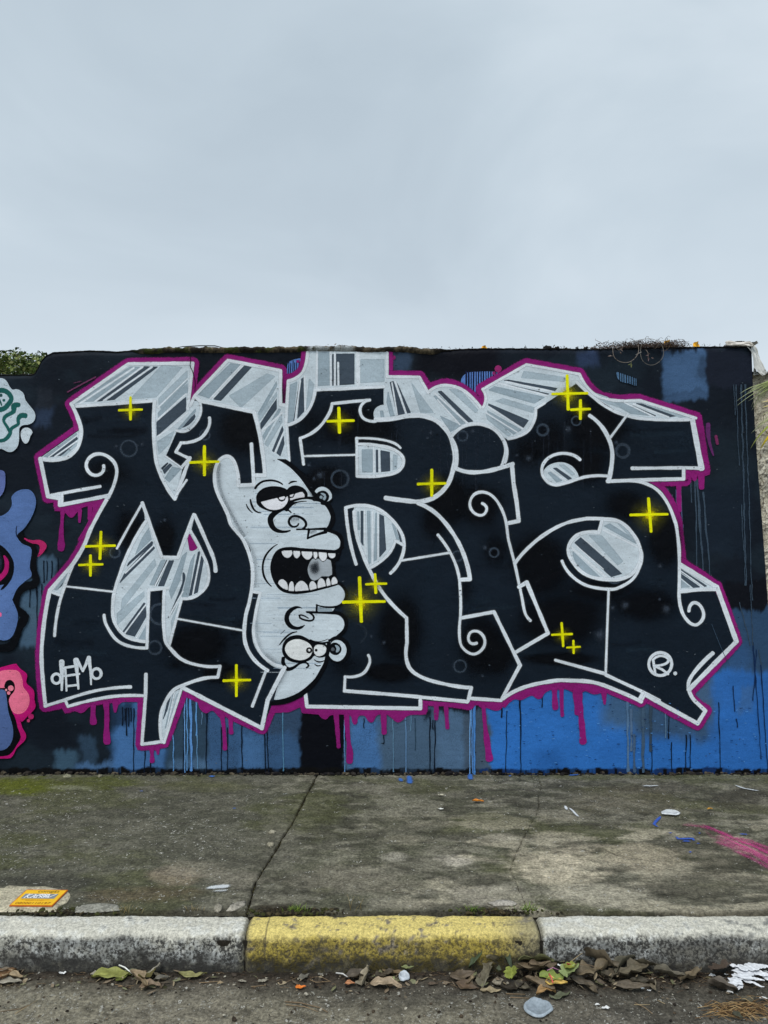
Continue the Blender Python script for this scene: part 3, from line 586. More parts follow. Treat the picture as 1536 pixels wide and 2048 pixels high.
silver(LR, ['TC 45,665 65,315 130,290~ 190,225~ 213,92 818,97 822,285 1070,290 1137,405 1200,362~ 1290,350~ 1410,390~ 1540,520 TR 405,525 430,460~ 400,382 740,192 1145,265 1225,385~ 1320,447~ 1530,470 TX 550,465 978,602 935,615 750,612~ 560,592~ 400,552~ 250,465~ 60,330 '
       'TR 1122,330 812,530 800,620~ 740,708~ 600,762 555,740 480,685~ 370,655~ 240,680~ 160,748 TC 1315,742 1240,645~ 1120,592~ 1000,578~ 850,608~ 738,615 722,570~ 740,525~ 800,500 800,365 270,388 240,500~ 185,590~'],
       [(G1, 'TC 55,642 80,345 132,322 100,622'), (D1, 'TC 105,628 150,320 160,320 120,622'), (D1, 'TC 135,602 165,300 190,285 185,548'), (G2, 'TC 200,560 225,300 260,340 240,480'), (G1, 'TC 292,352 296,95 376,95 386,348'), (D1, 'TC 400,350 403,110 412,110 414,350'),
        (D1, 'TC 430,347 432,108 570,108 570,340'), (G2, 'TC 620,150 800,150 800,320 620,330'), (D1, 'TC 845,327 870,318 957,565 900,580'), (D1, 'TC 888,318 908,350 1002,558 970,563'), (G1, 'TC 770,545 790,545 800,600 775,595'), (G1, 'TC 830,400 880,590 850,595 820,480'),
        (D1, 'TC 1213,397 1238,393 1482,625 1440,632'), (G1, 'TC 1180,432 1225,425 1422,640 1380,652'), (G1, 'TC 1230,585 1392,660 1310,705'), (G2, 'TC 1300,380 1380,380 1520,540 1500,560'), (G2, 'TC 1010,330 1060,400 1180,560 1080,560'),
        (D1, 'TR 568,310 600,308 975,372 950,398'), (D1, 'TR 540,332 560,335 912,415 895,422'), (G1, 'TR 450,385 495,358 882,440 800,487 600,430~'), (D1, 'TR 448,490 755,618 715,674 450,512'), (G1, 'TR 440,545 700,690 640,725 450,580'), (G2, 'TR 430,570 620,725 600,740 440,610'),
        (G2, 'TR 560,450 800,520 790,560 500,470'), (G2, 'TR 720,240 1050,290 1030,320 700,290'),
        (D1, 'TX 522,488 562,490 832,585 772,592'), (D1, 'TX 450,486 672,582 655,585'), (G1, 'TX 270,450 430,480 620,580 480,565'), (G2, 'TX 600,500 900,590 860,595'), (G2, 'TX 180,400 300,440 400,520 280,480')],
       [('TC 282,365 284,90', 4.5), ('TC 392,350 390,95', 4.5), ('TC 422,350 422,95', 4.5), ('TC 449,345 447,175', 4), ('TC 600,345 598,100', 8), ('TC 117,620 156,315', 3), ('TC 190,280 195,560', 4), ('TC 900,575 860,330', 3), ('TC 970,570 885,320', 4), ('TC 1190,410 1440,640', 4),
        ('TC 1380,650 1210,460', 3), ('TR 580,322 950,400', 4), ('TR 520,330 900,428', 4), ('TR 450,515 710,682', 4), ('TR 430,560 670,710', 3), ('TX 500,492 770,594', 4), ('TX 430,480 660,590', 3)])
silver(LR, 'TC 592,1048 592,820 700,815~ 800,825~ 880,855~ 942,925~ 930,1000~ 850,1038~', [(G1, 'TC 630,842 710,842 710,1015 632,1015'), (D1, 'TC 738,845 751,845 752,1015 740,1015'), (D1, 'TC 774,850 842,862 844,1005 778,1012'), (G2, 'TC 870,880 900,890 895,990 868,1000')], [('TC 722,1020 720,830', 4), ('TC 762,1020 760,835', 3)])
silver(LR, 'MC 565,85 580,45 650,42~ 780,82~ 900,195~ 950,310~ 943,345 885,315 825,420~ 688,522 640,440~ 600,280~', [(D1, 'MC 622,85 638,85 638,350 622,318'), (G1, 'MC 670,85 692,85 696,480 680,492'), (D1, 'MC 765,110 796,125 813,382 765,437'), (G1, 'MC 735,100 748,100 742,455 722,472'), (D1, 'MC 895,205 912,232 935,320 925,320'), (G1, 'MC 595,90 606,90 612,230 600,230'), (G1, 'MC 860,180 880,195 915,305 895,300')],
       [('MC 655,480 648,80', 3), ('MC 710,490 712,85', 3), ('MC 753,450 752,90', 3)])
silver(LS, 'TR 872,1012 920,962~ 1010,943~ 1090,975~ 1138,1050 1090,1085~ 960,1120~ 900,1100~ 868,1055~', [(D1, 'TR 945,985 970,983 1086,1064 1060,1072'), (G1, 'TR 905,1020 925,1015 1012,1080 970,1092'), (G2, 'TR 990,960 1030,960 1110,1030 1090,1040')], [('TR 920,995 1040,1080', 3)])
silver(LS, 'MX 265,150 400,170~ 510,280~ 552,390~ 535,490~ 450,575~ 310,605~ 140,570~ 35,470~ 5,370~ 60,280~ 140,245~ 235,248', [(D1, 'MX 50,328 96,288 412,565 330,590'), (G1, 'MX 35,395 240,590 130,560~ 55,470~'), (G1, 'MX 275,200 320,182 500,298 520,335'), (G2, 'MX 160,270 260,275 420,470 380,500'), (G2, 'MX 380,180 440,210 500,290 480,285')],
       [('MX 30,370 300,600', 5), ('MX 60,350 270,530', 2), ('MX 270,230 530,360', 4), ('MX 110,290 420,550', 2)])
silver(LS, 'MX 862,495 1135,672 1080,682~ 862,708', [(D1, 'MX 864,530 1062,660 1035,667 864,552'), (D1, 'MX 862,565 1010,668 960,672 862,592'), (G1, 'MX 862,612 932,668 870,672')], [('MX 864,545 1040,668', 2.5)])

# --- white lines
def wl(L, name='white_line'):
    global OV
    OV = coat('overspray', L, M_mist); return coat(name, L)
a = wl(LM)
for t, w in [('TL 550,492 990,185 1483,180', 7), ('TL 1483,180 1443,530', 6), ('TM 310,505 345,430 600,157 1003,237 1003,498 1045,503 1050,520', 6.5),
             ('TL 590,510 1190,468', 6), ('TL 1190,470 1183,720~ 1215,980~ 1345,1222 1460,905', 7), ('TL 1352,1195 1435,1075', 4.5), ('TL 550,492 600,600~ 626,710~ 590,840~ 490,912~ 312,912', 7.5),
             ('TM 458,598 448,680~ 380,760~ 240,790 200,860 305,912 242,980', 6), ('TM 385,478 385,580~ 300,690~ 205,695', 5), ('TM 120,890 250,985', 3), ('TM 352,440 385,468 800,553 850,760~ 884,1040 812,1040', 7.5), ('TM 780,800 800,1112 680,1118', 7),
             ('TM 680,1118 672,1010~ 640,925~ 590,893~ 530,930~ 500,1020~ 512,1150~ 600,1340~ MM 625,190~ 720,310~ 782,480~ 790,620~ 765,780~ 735,900~ 730,1080~ 790,1210~ 905,1308', 7),
             ('MM 905,1305 BM 895,150 787,430', 5.5), ('MM 790,702 850,712 812,880~ 798,1030~ 850,1170~ 1010,1278', 6), ('MM 1030,1290 905,1536 BM 860,600', 8),
             ('ML 1095,22 1245,438 1368,442 1490,112 MM 345,115 440,330~ 490,450~ 505,545', 7), ('ML 1095,25 1000,190 900,372', 4.5), ('ML 1122,165 1000,375~ 905,620~ 870,780~ 880,930~ 960,1040~ 1060,1078~ 1135,1085', 6.5), ('MM 312,235 400,400~ 450,535~ 440,650~ 360,735~ 245,757 150,1112', 5.5),
             ('ML 802,882 820,960~ 900,1075~ 1000,1122~ 1130,1135 1145,690 1290,675', 6), ('ML 1265,690 1258,900~ 1272,1080~ MM 150,1130~ 250,1225~ 400,1272~ 540,1275 522,1360 400,1372~ 260,1420~ BM 180,310~ 100,440~ 80,560~ 95,705', 6.5),
             ('ML 505,662 885,705', 3.8), ('MM 205,910 720,1002', 4), ('ML 400,708 458,728', 5), ('ML 565,490 500,660~ 450,830~ 422,1042', 6),
             ('BL 352,428 330,200~ ML 322,1200~ 330,1050~ 350,880~ 385,695 565,488 650,345~ TL 700,1450~ 840,1195 462,1268 465,1195', 7.5), ('TL 372,1198 560,1162 772,1125', 6), ('TL 840,1195 895,1050~ 890,960~ 830,895~ 755,875~ 690,905~ 665,965~ 690,1020~ 740,1040~ 790,1015~ 798,965', 6.8),
             ('TL 462,1215 372,1200 312,912', 8), ('TL 480,1180 480,1255', 5.5),
             ('BL 350,428 505,380 700,320~ 850,293~ 1005,282', 6), ('BL 505,385 525,432 700,385~ 900,352~ 1115,350', 6), ('BL 1123,185 1120,350 1092,722 1255,700', 6.5), ('BL 1240,690 1262,710 1395,298', 5), ('BM 262,292 860,598', 8)]:
    a.line(t, WH, w, over=OV)
a = wl(LR)
for t, w in [('TC 55,655 160,605~ 235,510~ 270,385 800,360', 6), ('TC 735,612 850,607~ 1000,582~ 1120,588~ 1240,650~ 1315,760~ 1342,900~ 1325,1010~ 1280,1120~ 1190,1205~ 1080,1240~ 950,1232~ 812,1213', 9),
             ('TC 45,660 65,315 130,290~ 185,230~ 212,95', 6), ('TC 822,100 822,283 1070,287 1137,405 1200,362~ 1290,350~ 1410,390~ 1540,520', 6), ('TC 50,660 72,930', 4.5),
             ('TC 690,462 540,475 400,490 370,580~ 280,690~ 155,755 182,955', 6), ('TC 690,462 635,490~ 615,545~ 645,605~ 735,625', 5.5), ('TC 170,893 585,882', 4), ('TC 590,755 592,1046 850,1032~ 935,980~ 945,905~ 880,845~ 760,812~ 600,800', 6),
             ('TC 590,755 750,762~ 870,790~ 925,830', 4.5), ('MC 585,492 535,300~ 505,60 650,42~ 780,85~ 900,200~ 952,320~ 930,450~ 848,562', 6.5), ('MC 570,90 590,270~ 650,450~ 740,635~ 830,765~ 972,905 975,1100 985,1270~ 1080,1355~ 1280,1415~ 1468,1440 1445,1536 BC 1438,395 1000,352 800,335 495,312', 7),
             ('MC 690,522 825,425~ 885,312 945,345', 5.5), ('MC 1212,268 1310,410~ 1368,560~ 1385,720~ 1385,900', 5.5), ('MC 1060,25 1200,105~ 1330,260~ 1415,430~ 1458,608 1385,612', 8.5),
             ('MC 932,465 1300,405', 4.5), ('MC 678,1190 688,1250~ 630,1335~ 500,1355 495,1465', 5.5), ('BC 1078,385 1078,447 208,432 195,322', 7.5)]:
    a.line(t, WH, w, over=OV)
a = wl(LI)
for t, w in [('TC 1315,745 TR 250,668~ 370,645~ 480,680~ 560,765~ 580,850~ 560,940~ 540,985', 6.5), ('TR 560,760 590,850~ 575,940', 6), ('TR 195,985 300,1015~ 420,1010~ 530,985~ 635,952', 8), ('TR 165,760 200,850~ 195,985', 8),
             ('TR 628,955 640,1100 665,1250 680,1390 592,1408', 8), ('TR 400,1255 435,1295~ 400,1345~ 335,1325~ 305,1262~ 335,1190~ 405,1168~ 480,1200~ 545,1290~ 585,1410 MR 600,300 650,490 705,750~ 730,870~ 770,925', 5.5),
             ('MR 680,668 742,632 905,1022 650,1172', 7.5), ('MR 238,905 490,858 690,1268 545,1536 BR 540,385 315,370', 7), ('MC 1385,900 1378,1050~ 1400,1130~ 1480,1182~ MR 400,1145~ 420,1075~ 380,1015~ 320,1010~ 293,1055~ 312,1098~ 357,1098', 5.5)]:
    a.line(t, WH, w, over=OV)
a = wl(LS)
for t, w in [('TR 600,760 740,708~ 798,620~ 810,528 880,485', 5.5), ('TR 405,520 428,450~ 403,380 740,190 1145,264 1225,385~ 1320,447~ 1530,467 TX 550,465 980,601', 5.5), ('TX 65,325 180,430~ 300,520~ 440,580~ 600,608~ 945,612', 6),
             ('TX 950,600 1022,985', 10.5), ('TX 1022,985 890,982 490,986', 6.5), ('TX 885,985 885,1067 560,1075 300,1085', 7), ('TX 165,582 260,670~ 322,790~ 338,900~ 308,1085', 8), ('TX 455,572 325,748', 4.8),
             ('TR 1150,920 1090,882~ 1000,872~ 910,905~ 860,975~ 872,1055~ 950,1112~ 1050,1095~ 1200,1050~ 1360,1045', 6), ('TX 440,1080 560,1092~ 680,1150~ 765,1260~ 825,1410~ MX 832,220~ 850,380~ 850,700 870,850~ 930,940~ 990,955~ 1038,890~ 1010,808~ 955,790~ 925,852', 6.5),
             ('MR 650,485 760,360~ 900,250~ 1050,175~ 1200,142~ MX 160,142~ 260,145~ 400,170~ 510,280~ 557,400~ 540,500~ 455,588~ 310,610~ 140,575~ 30,470~ 0,370~ 55,280~ 140,248~ 235,250 258,160', 7), ('MR 1012,468 1080,575~ 1200,655~ 1380,685~ MX 390,672~ 500,600~ 558,480~ 560,400~', 6),
             ('MX 310,690 300,950 287,1340', 4.8), ('MR 960,1228 1340,1332 BX 290,190 560,315 700,385', 6.3), ('MX 1108,1175 1010,1270~ 935,1370~ 922,1440~ 965,1536 BX 1052,465 992,562 585,340 555,392', 7.5), ('BX 545,380 570,330', 7),
             ('BX 560,395 400,320~ 200,248~ 0,232~ BR 950,235~ 720,285~ 560,370', 7.5), ('MX 862,500 1140,668 1290,1085 925,1455', 9), ('MX 860,702 1000,688 1130,685', 7)]:
    a.line(t, WH, w, over=OV)

# --- the laughing double head that stands for the second letter
LO = coat('cartoon_head', None, None, 'silver double head with a wide open mouth standing for the second letter')
LO.poly('TM 512,1010 530,950~ 590,905~ 640,935~ 670,1010~ 680,1120 812,1118 818,1045 895,1042 885,850 1000,920~ 1140,1050~ 1235,1180~ F1 1080,560 1200,610~ 1262,740~ 1230,900~ 1190,950 1180,985 1300,1020~ 1400,1150~ 1370,1230~ 1300,1265 F2 1150,150 '
        '1150,650 1260,640~ 1320,720~ 1290,850~ 1200,910 1150,990 1220,1040 1315,1130~ 1300,1230~ 1180,1350~ F3 1090,620 1080,750 1000,960~ 820,1170~ 600,1320~ 345,1385 455,960 300,900~ 150,760~ 60,600~ 40,420~ 100,20~ F2 160,720 40,690 60,500 30,300~ 5,100~ MM 690,280~ 600,150~ TM 590,1320~ 520,1150~', CH, 0.8)
sh = coat('grey_mist', LO, M_mist)
for t, w, al in [('TM 535,960 528,1060~ 560,1200~ 640,1360~ 720,1500~', 9, .5), ('MM 735,310~ 800,430~ 812,560~ 805,660', 8, .45), ('MM 830,800~ 822,1000~ 860,1150~ 960,1240~ 1010,1262', 7, .42), ('TM 690,1140 820,1135', 5, .4), ('MM 1045,1310 960,1450 925,1520', 9, .5), ('F1 735,830 800,820', 10, .5), ('F1 990,1010 1050,990', 7, .5), ('F1 1000,440 1020,500', 6, .6), ('F2 965,970 1060,965', 5, .6), ('MM 1240,1270 1330,1180', 12, .22), ('F3 240,780~ 330,850~ 430,900', 8, .4), ('F3 1120,790 1180,790', 6, .4)]:
    sh.line(t, (84, 92, 102), w, feather=7, alpha=al)
for i in range(40):
    y = R.uniform(985, 1345); x0 = R.uniform(500, 560); x1 = x0+R.uniform(30, 110)
    sh.line(f'G {x0:.0f},{y:.0f} {x1:.0f},{y+R.uniform(-.5,.5):.1f}', R.choice([(206, 218, 228), (150, 170, 190), (160, 178, 196)]), R.uniform(1, 2.4), alpha=0.55, feather=0.8)
k = coat('black_line', LO)
def kl(*L):
    for t, w in L: k.line(t, BLK, w, feather=0.5, jit=0.05)
def kp(*L):
    for t in L: k.poly(t, BLK, 0.4)
def wp(col, *L):
    for t in L: k.poly(t, col, 0.4)
# back of the head, ear, nose, lip contours
kp('F1 525,-10 640,-5 830,140~ 960,300~ 1075,480~ 1060,520~ 1035,520 880,290~ 720,115~')
kl(('F1 1040,540,70 1180,580,75~ 1280,720,70~ 1300,860,60~ 1230,975,50', 8), ('F1 1180,985,25 1290,1000,50~ 1400,1060,50~ 1425,1160,52~ 1390,1260,46~ 1300,1290,40', 7), ('F1 700,590,40 820,540,40~ 930,528,36~ 1060,545,50', 6),
   ('F1 650,690,60 720,620,45~ 800,590,20~ 930,577,8', 5), ('F1 560,700,60 440,790,80~ 430,870,80~ 480,960,60~ 580,1000,40~ 700,985,22', 8), ('F1 560,700,50 650,690,30~ 715,735,16', 4), ('F1 820,890,22 790,925,26~ 735,930,30~ 690,890,36~ 690,830,36~ 740,785,36~ 800,785,36~ 870,815,38~ 920,870,38~ 920,920,34~ 880,960,30', 5),
   ('F1 795,968,26 1000,965,24 1190,960,40', 4), ('F1 965,975,34 945,1095,26 1050,1050,30~ 1200,1005,44', 4.5), ('F1 1045,420,10 1120,400,20~ 1180,480,30', 3))
wp(CH, 'F1 1050,440 1090,395~ 1160,380~ 1240,420~ 1280,500~ 1260,570~ 1220,600~ 1190,575 1240,520~ 1210,450~ 1150,430~ 1085,470')
kp('F1 1070,480 1120,440~ 1190,440~ 1240,500~ 1215,575~ 1150,580~ 1080,560~ 1050,520')
wp(G1, 'F1 1130,465 1190,480~ 1200,520~ 1180,560~ 1160,545~ 1180,510~ 1150,480~'); k.disc(480+1133/6.982, 920+520/6.982, 2.4, G1)
kl(('F1 1150,600,50 1230,600,40~ 1290,540,20', 5))
# hooded eyes
kp('F1 235,560 250,470~ 340,395~ 480,370~ 600,390~ 665,430~ 700,520 700,600~ 620,680~ 480,720~ 330,680~ 250,620~', 'F1 655,425 720,370~ 800,362~ 890,400~ 940,470~ 935,520 880,540 700,590 670,600')
wp((222, 222, 230), 'F1 300,590 520,535 560,570~ 600,570~ 645,530~ 665,510 662,580~ 600,660~ 490,692~ 380,670~', 'F1 705,525 740,520~ 770,480~ 870,450 895,480~ 898,515 800,530~ 705,560')
k.disc(480+585/6.982, 920+530/6.982, 7, BLK, 6.6); wp((222, 222, 230), 'F1 548,530 620,508 630,525~ 600,552~ 565,550~'); kl(('F1 560,500 660,480', 5)); wp((222, 222, 230), 'F1 700,495 748,480 750,495~ 730,512~ 706,508~'); kl(('F1 705,525,14 740,518,14~ 758,485,14', 2))
kl(('F1 215,395,32 300,310,30~ 420,285,30~ 520,300,26~ 595,340,18', 4), ('F1 685,330,16 730,305,28~ 790,300,14', 3), ('F1 148,555,22 170,640,30~ 215,710,24~ 295,738,14', 3), ('F1 92,620,14 120,680,20~ 175,735,10', 2.4))
# open mouth
kp('F2 290,400 310,270~ 380,150~ 500,105~ 700,115 1180,145 1290,120 1240,280 1190,300 1190,420 1215,560 1240,600 1130,640 930,685 760,725~ 560,730~ 430,680~ 340,580~')
kl(('F2 385,60,10 300,120,24~ 215,230,28~ 180,370,26~ 205,520,30~ 300,645,14', 4), ('F2 500,120 800,140 1180,165 1300,100', 5), ('F2 350,560,30 440,690,34~ 600,735,34~ 800,720,34~ 1100,645,40~ 1250,600,34', 5))
wp((170, 178, 186), 'F2 815,380 850,300~ 880,265 1080,270 1125,290 1140,380 1142,480 1100,500 1000,500 900,560~ 850,530~ 815,440~')
sh2 = coat('tongue_mist', LO, M_mist); sh2.blob(630, 1136, 20, 24, (40, 46, 54), 0.8, 0.8)
TWH = (222, 224, 231)
def tooth(t, o=True):
    k2 = coat('tooth', LO)
    if o: k2.line(t+' ', BLK, 3.6, closed=True, feather=0.4)
    k2.poly(t, TWH, 0.2)
for t in ['F2 448,160 480,152 585,150 585,200~ 530,245~ 470,215~', 'F2 612,155 695,158 695,210~ 655,252~ 618,215~', 'F2 725,162 868,168 860,230~ 805,270~ 745,225~', 'F2 892,170 935,172 938,230~ 918,262~ 895,225~', 'F2 965,172 1068,182 1065,250~ 1025,292~ 975,245~', 'F2 1092,188 1192,190 1180,235~ 1140,250~ 1105,225~',
          'F2 525,690 460,665~ 398,600 440,550~ 500,580~ 525,640~', 'F2 545,705 555,620~ 585,578~ 610,640~ 615,708', 'F2 638,710 640,640~ 710,572~ 780,610~ 818,695', 'F2 845,695 835,620~ 870,575~ 915,610~ 928,672', 'F2 952,668 955,580~ 990,535~ 1030,560~ 1055,640', 'F2 1078,640 1070,560~ 1090,528~ 1115,570~ 1125,625', 'F2 1145,622 1142,560~ 1175,515~ 1210,550~ 1220,600']: tooth(t)
k = coat('black_line', LO)
# lower head, upside down
kl(('F2 1240,600,40 1330,690,44~ 1345,790,44~ 1290,890,44~ 1200,930,30~ 1060,935,26~ 935,905,16', 5), ('F2 935,905 930,1000', 4), ('F2 800,1005,30 1000,1010,34 1210,1015,50 1300,1060,55~ 1345,1150,55~ 1320,1260,55~ 1200,1370,44~ 1110,1400,40', 7),
   ('F2 725,950,8 640,940,40~ 540,1010,66~ 515,1110,68~ 570,1200,60~ 660,1230,44~ 720,1215,36~ 765,1185,8', 8), ('F2 790,1000,20 860,1030,26~ 895,1080,26~ 870,1120,26~ 790,1120,26~ 700,1085,24~ 690,1050,22~ 740,1050,20~ 815,1090,16', 3.6),
   ('F2 490,1255,4 430,1310,6', 1), ('F2 655,1278,14 560,1310,24~ 480,1380,26~ 415,1460,12', 3.5), ('F3 845,560,30 960,580,10~ 1090,540,6', 2), ('F3 850,590,40 960,605,34~ 1090,600,50', 5))
wp(G1, 'F2 955,955 1010,950 1145,965 1145,992 955,995'); wp(CH, 'F3 1060,610 1095,605 1090,650')
kp('F3 455,680 490,570~ 580,505~ 700,495~ 820,550~ 890,600~ 980,590~ 1080,640~ 1090,720~ 1050,780~ 960,795~ 900,770~ 840,830~ 700,870~ 560,845~ 480,780~')
wp((226, 230, 236), 'F3 495,690 530,600~ 640,550~ 770,575~ 850,640~ 865,720~ 810,800~ 690,832~ 560,790~'); wp((222, 226, 232), 'F3 898,690 920,635~ 1000,628~ 1055,655~ 1055,720~ 1000,770~ 925,765~')
k.disc(500+828/6.982, 1200+700/6.982, 5.6, BLK); k.disc(500+828/6.982, 1200+698/6.982, 1.8, (226, 230, 236)); k.disc(500+925/6.982, 1200+698/6.982, 2, BLK)
kl(('F3 468,810,50 470,890,56~ 530,960,56~ 610,940,40~ 700,880,26~ 780,870,26~ 820,910,26~ 790,940,20', 5), ('F3 900,830,10 960,860,20~ 1035,845,12', 2.5), ('F3 905,895,10 940,915,18~ 985,910,12', 2.2),
   ('F3 1100,600,50 1085,760,60~ 1050,900,60~ 900,1150,66~ 700,1320,70~ 500,1410,74~ 300,1440,50', 9), ('F3 1120,560,30 1230,530,70~ 1340,600,70~ 1375,700,60~ 1340,800,60~ 1230,860,40~ 1100,800,30', 6))
wp(CH, 'F3 1140,600 1190,562~ 1270,575~ 1335,650~ 1335,750~ 1260,840~ 1180,840~ 1110,770')
kp('F3 1120,650 1160,600~ 1230,610~ 1275,680~ 1240,750~ 1180,760~ 1120,720~'); wp(G1, 'F3 1190,630 1240,650~ 1245,700~ 1205,725~ 1215,680~'); k.disc(500+1158/6.982, 1200+685/6.982, 3, (90, 96, 104))
k = coat('white_line', LM)
for t, w in [('MM 1035,1285 905,1536 BM 860,600', 8), ('TM 800,553 850,760~ 884,1040 812,1040', 7.5), ('TM 780,800 800,1112 680,1118', 7), ('MM 790,702 850,712 812,880~ 798,1030~ 850,1170~ 930,1245~ 1010,1276', 6),
             ('TM 680,1118 672,1010~ 640,925~ 590,893~ 530,930~ 500,1020~ 512,1150~ 600,1340~ MM 625,190~ 720,310~ 782,480~ 790,620~ 765,780~ 735,900~ 730,1080~ 790,1210~ 905,1308', 7)]: k.line(t, WH, w)

# --- yellow crosses with their mist
STARS = [('TL',1005,537,918,1092,442,610,0,1),('TM',420,937,312,528,818,1035,0,1.15),('TC',455,622,365,565,525,710,5,1.15),('TC',1165,1103,1060,1270,1000,1195,0,1.15),('TR',1055,412,938,1205,275,532,8,1.1),('TR',1153,533,1082,1225,465,605,0,1.05),
         ('TX',625,1340,477,760,1218,1470,20,1.1),('ML',775,352,662,884,247,450,-8,1.05),('ML',698,495,612,790,427,578,0,1),('MC',618,780,485,803,597,930,14,1.3),('MC',733,643,662,815,570,710,6,1),('MR',1015,1030,935,1087,945,1120,12,.9),('MR',1100,1128,1050,1150,1080,1173,2,.8),('MM',665,1382,568,770,1268,1502,0,1.05)]
for T, cx, cy, x0, x1, y0, y1, sk, w in STARS:
    ox, oy, s = TILES[T]; X, Y = ox+cx/s, oy+cy/s; r = (x1-x0)/s*0.36
    g = coat('yellow_cross', None, M_mist)
    g.blob(X+1, Y+2, r*1.9, r*1.8, (150, 146, 14), 0.56, 0.9); g.blob(X, Y+1, r*0.8, r*0.8, (236, 208, 8), 0.72, 1.0)
    h = coat('cross_bar', g)
    h.line(f'{T} {cx-sk/2},{y0} {cx+sk/2},{y1}', YE, 5.4*w, feather=0.9); h.line(f'{T} {x0},{cy+4} {cx},{cy} {x1},{cy-2}', YE, 4.6*w, feather=0.9)

# --- signatures
g = coat('painted_signature', None, None, 'small white tag reading dEMO')
for t, w in [('BL 478,90,38 480,200,26~ 478,305,16', 7), ('BL 505,150,20 512,230,16 515,310,15', 4), ('BL 498,135 600,118', 5), ('BL 500,198 612,182', 4.6), ('BL 522,275 604,266', 4.6), ('BL 588,78,42 596,180,26 606,295,15', 6), ('BL 600,80,24 640,160,18 686,58,30 700,160,20 703,262,14', 5)]: g.line(t, WH, w)
for x, y, r in [(437, 218, 34), (745, 180, 36)]: g.line('BL '+' '.join(f'{x+r*math.cos(i*.785):.0f},{y+r*1.08*math.sin(i*.785):.0f}~' for i in range(8)), WH, 5.6, closed=True)
g = coat('painted_signature', None, None, 'white letter R inside a ring with a dot')
g.line('MX '+' '.join(f'{705+88*math.cos(i*.785):.0f},{1258+88*math.sin(i*.785):.0f}~' for i in range(8)), WH, 6.4, closed=True)
for t, w in [('MX 650,1225,22 668,1335,18', 5), ('MX 650,1225 710,1195~ 768,1225~ 740,1258~ 655,1270 720,1300 765,1335', 5)]: g.line(t, WH, w)
g.disc(1136+820/3.84, 1000+1330/3.84, 3.2, WH)

# --- neighbouring piece at the left end
n = coat('green_and_white_figure', None, None, 'white cloud shape with wavy teal hair and a small face')
n.poly('L1 -900,170 50,185~ 130,230~ 200,350~ 260,415~ 380,415~ 480,490~ 520,620~ 600,730~ 700,860~ 722,960~ 680,1060~ 580,1108~ 480,1120~ 400,1190~ 390,1400~ 360,1560~ 280,1650~ 200,1670~ 120,1640~ 50,1605~ -900,1620', (190, 204, 214))
n.poly('L1 455,1270~ 490,1215~ 570,1195~ 640,1230~ 665,1280~ 620,1350~ 600,1420~ 540,1500~ 480,1440~ 450,1350~', (200, 210, 218))
TE = (30, 96, 92)
for t, w in [('L1 -400,430 30,420~ 130,440~ 220,520~ 245,600~ 180,710~ 80,800~ -50,810', 10), ('L1 390,720,95 300,740,100~ 290,850,90~ 120,960,80~ 90,1050,60~ 150,1150,60~ 210,1260,70', 8), ('L1 530,940,100 440,940,90~ 385,1010,70~ 385,1110,60~ 290,1170,60~ 225,1230,70~ 220,1300,80~ 150,1400,80~ 50,1450,70~ -300,1430,60', 8)]: n.line(t, TE, w, feather=1.4)
n.disc(3, 791, 2.8, (50, 90, 92)); n.disc(9, 801, 2.2, TE); n.line('L1 -10,600,40 30,680,36~ 45,730,20', TE, 4)
n = coat('blue_and_pink_figure', None, None, 'dusty blue wavy figure with black outline and pink highlights')
BU = (92, 122, 178)
n.line('L2 270,1140 330,1240~ 430,1320~ 460,1420~ 450,1600~ 500,1770~ 470,1830~ 340,1870~ 230,1990~ L3 170,180~ 270,290~ 210,400~ 160,560~ 80,620~ -300,600', BLK, 16, feather=2)
n.line('L3 300,280 230,320', BLK, 8)
n.poly('L2 -700,260 40,290~ 72,420~ 50,560~ -20,650 -700,650', (104, 120, 180))
n.poly('L2 -700,930 -20,920 100,870~ 170,780~ 180,700~ 175,640~ 260,565~ 400,550~ 470,620~ 490,720~ 450,870~ 350,1040~ 245,1135 230,1180 300,1280~ 420,1340~ 430,1400~ 405,1600~ 430,1710~ 350,1780~ 240,1880~ 170,2030~ L3 130,100~ 190,250~ 185,350~ 140,480~ 80,530~ -20,520 -500,520', BU)
n.poly('L2 -300,1260 -20,1290 60,1340~ 150,1450~ 190,1560~ 172,1720~ 100,1840~ 20,1910 70,1830 -300,1890', BLK); n.blob(-2, 1125, 12, 26, (40, 46, 62), 0.9, 0.5)
n.poly('L2 60,1440 110,1500~ 122,1570~ 100,1680~ -20,1800 -60,1750 40,1680~ 80,1590~', PK2); n.line('L2 240,1040,6 228,1120,12~ 245,1190,10', (14, 22, 48), 2)
n.poly('L2 340,1205 440,1240~ 560,1237~ 635,1300~ 600,1380~ 525,1450 560,1350~ 540,1285~ 440,1262~', (196, 42, 108)); n.blob(0, 1229, 6, 7, (230, 110, 160), 1, .3)
n.poly('L3 -400,860 -20,850 100,815~ 180,798 220,850~ 290,910~ 285,1000~ 362,1080~ 370,1180~ 380,1260~ 300,1350~ 240,1410~ 220,1400 240,1480~ 280,1560~ 270,1610~ 180,1700~ 130,1790~ 80,1805~ -400,1800', (198, 20, 118))
n.poly('L3 -400,900 -20,890 100,865~ 200,880~ 240,960~ 250,1040~ 310,1130~ 312,1230~ 250,1315~ 160,1315~ 110,1230~ 95,1170~ 120,1100~ 100,1040~ 40,1060~ -20,1110 -400,1120', (236, 112, 142))
n.poly('L3 -400,1060 60,1060 75,990~ 115,972~ 155,1010~ 155,1080~ 110,1140~ 95,1200~ 130,1310~ 165,1380~ 190,1480~ 222,1580~ 190,1650~ 110,1760~ 20,1782~ -400,1780', BLK)
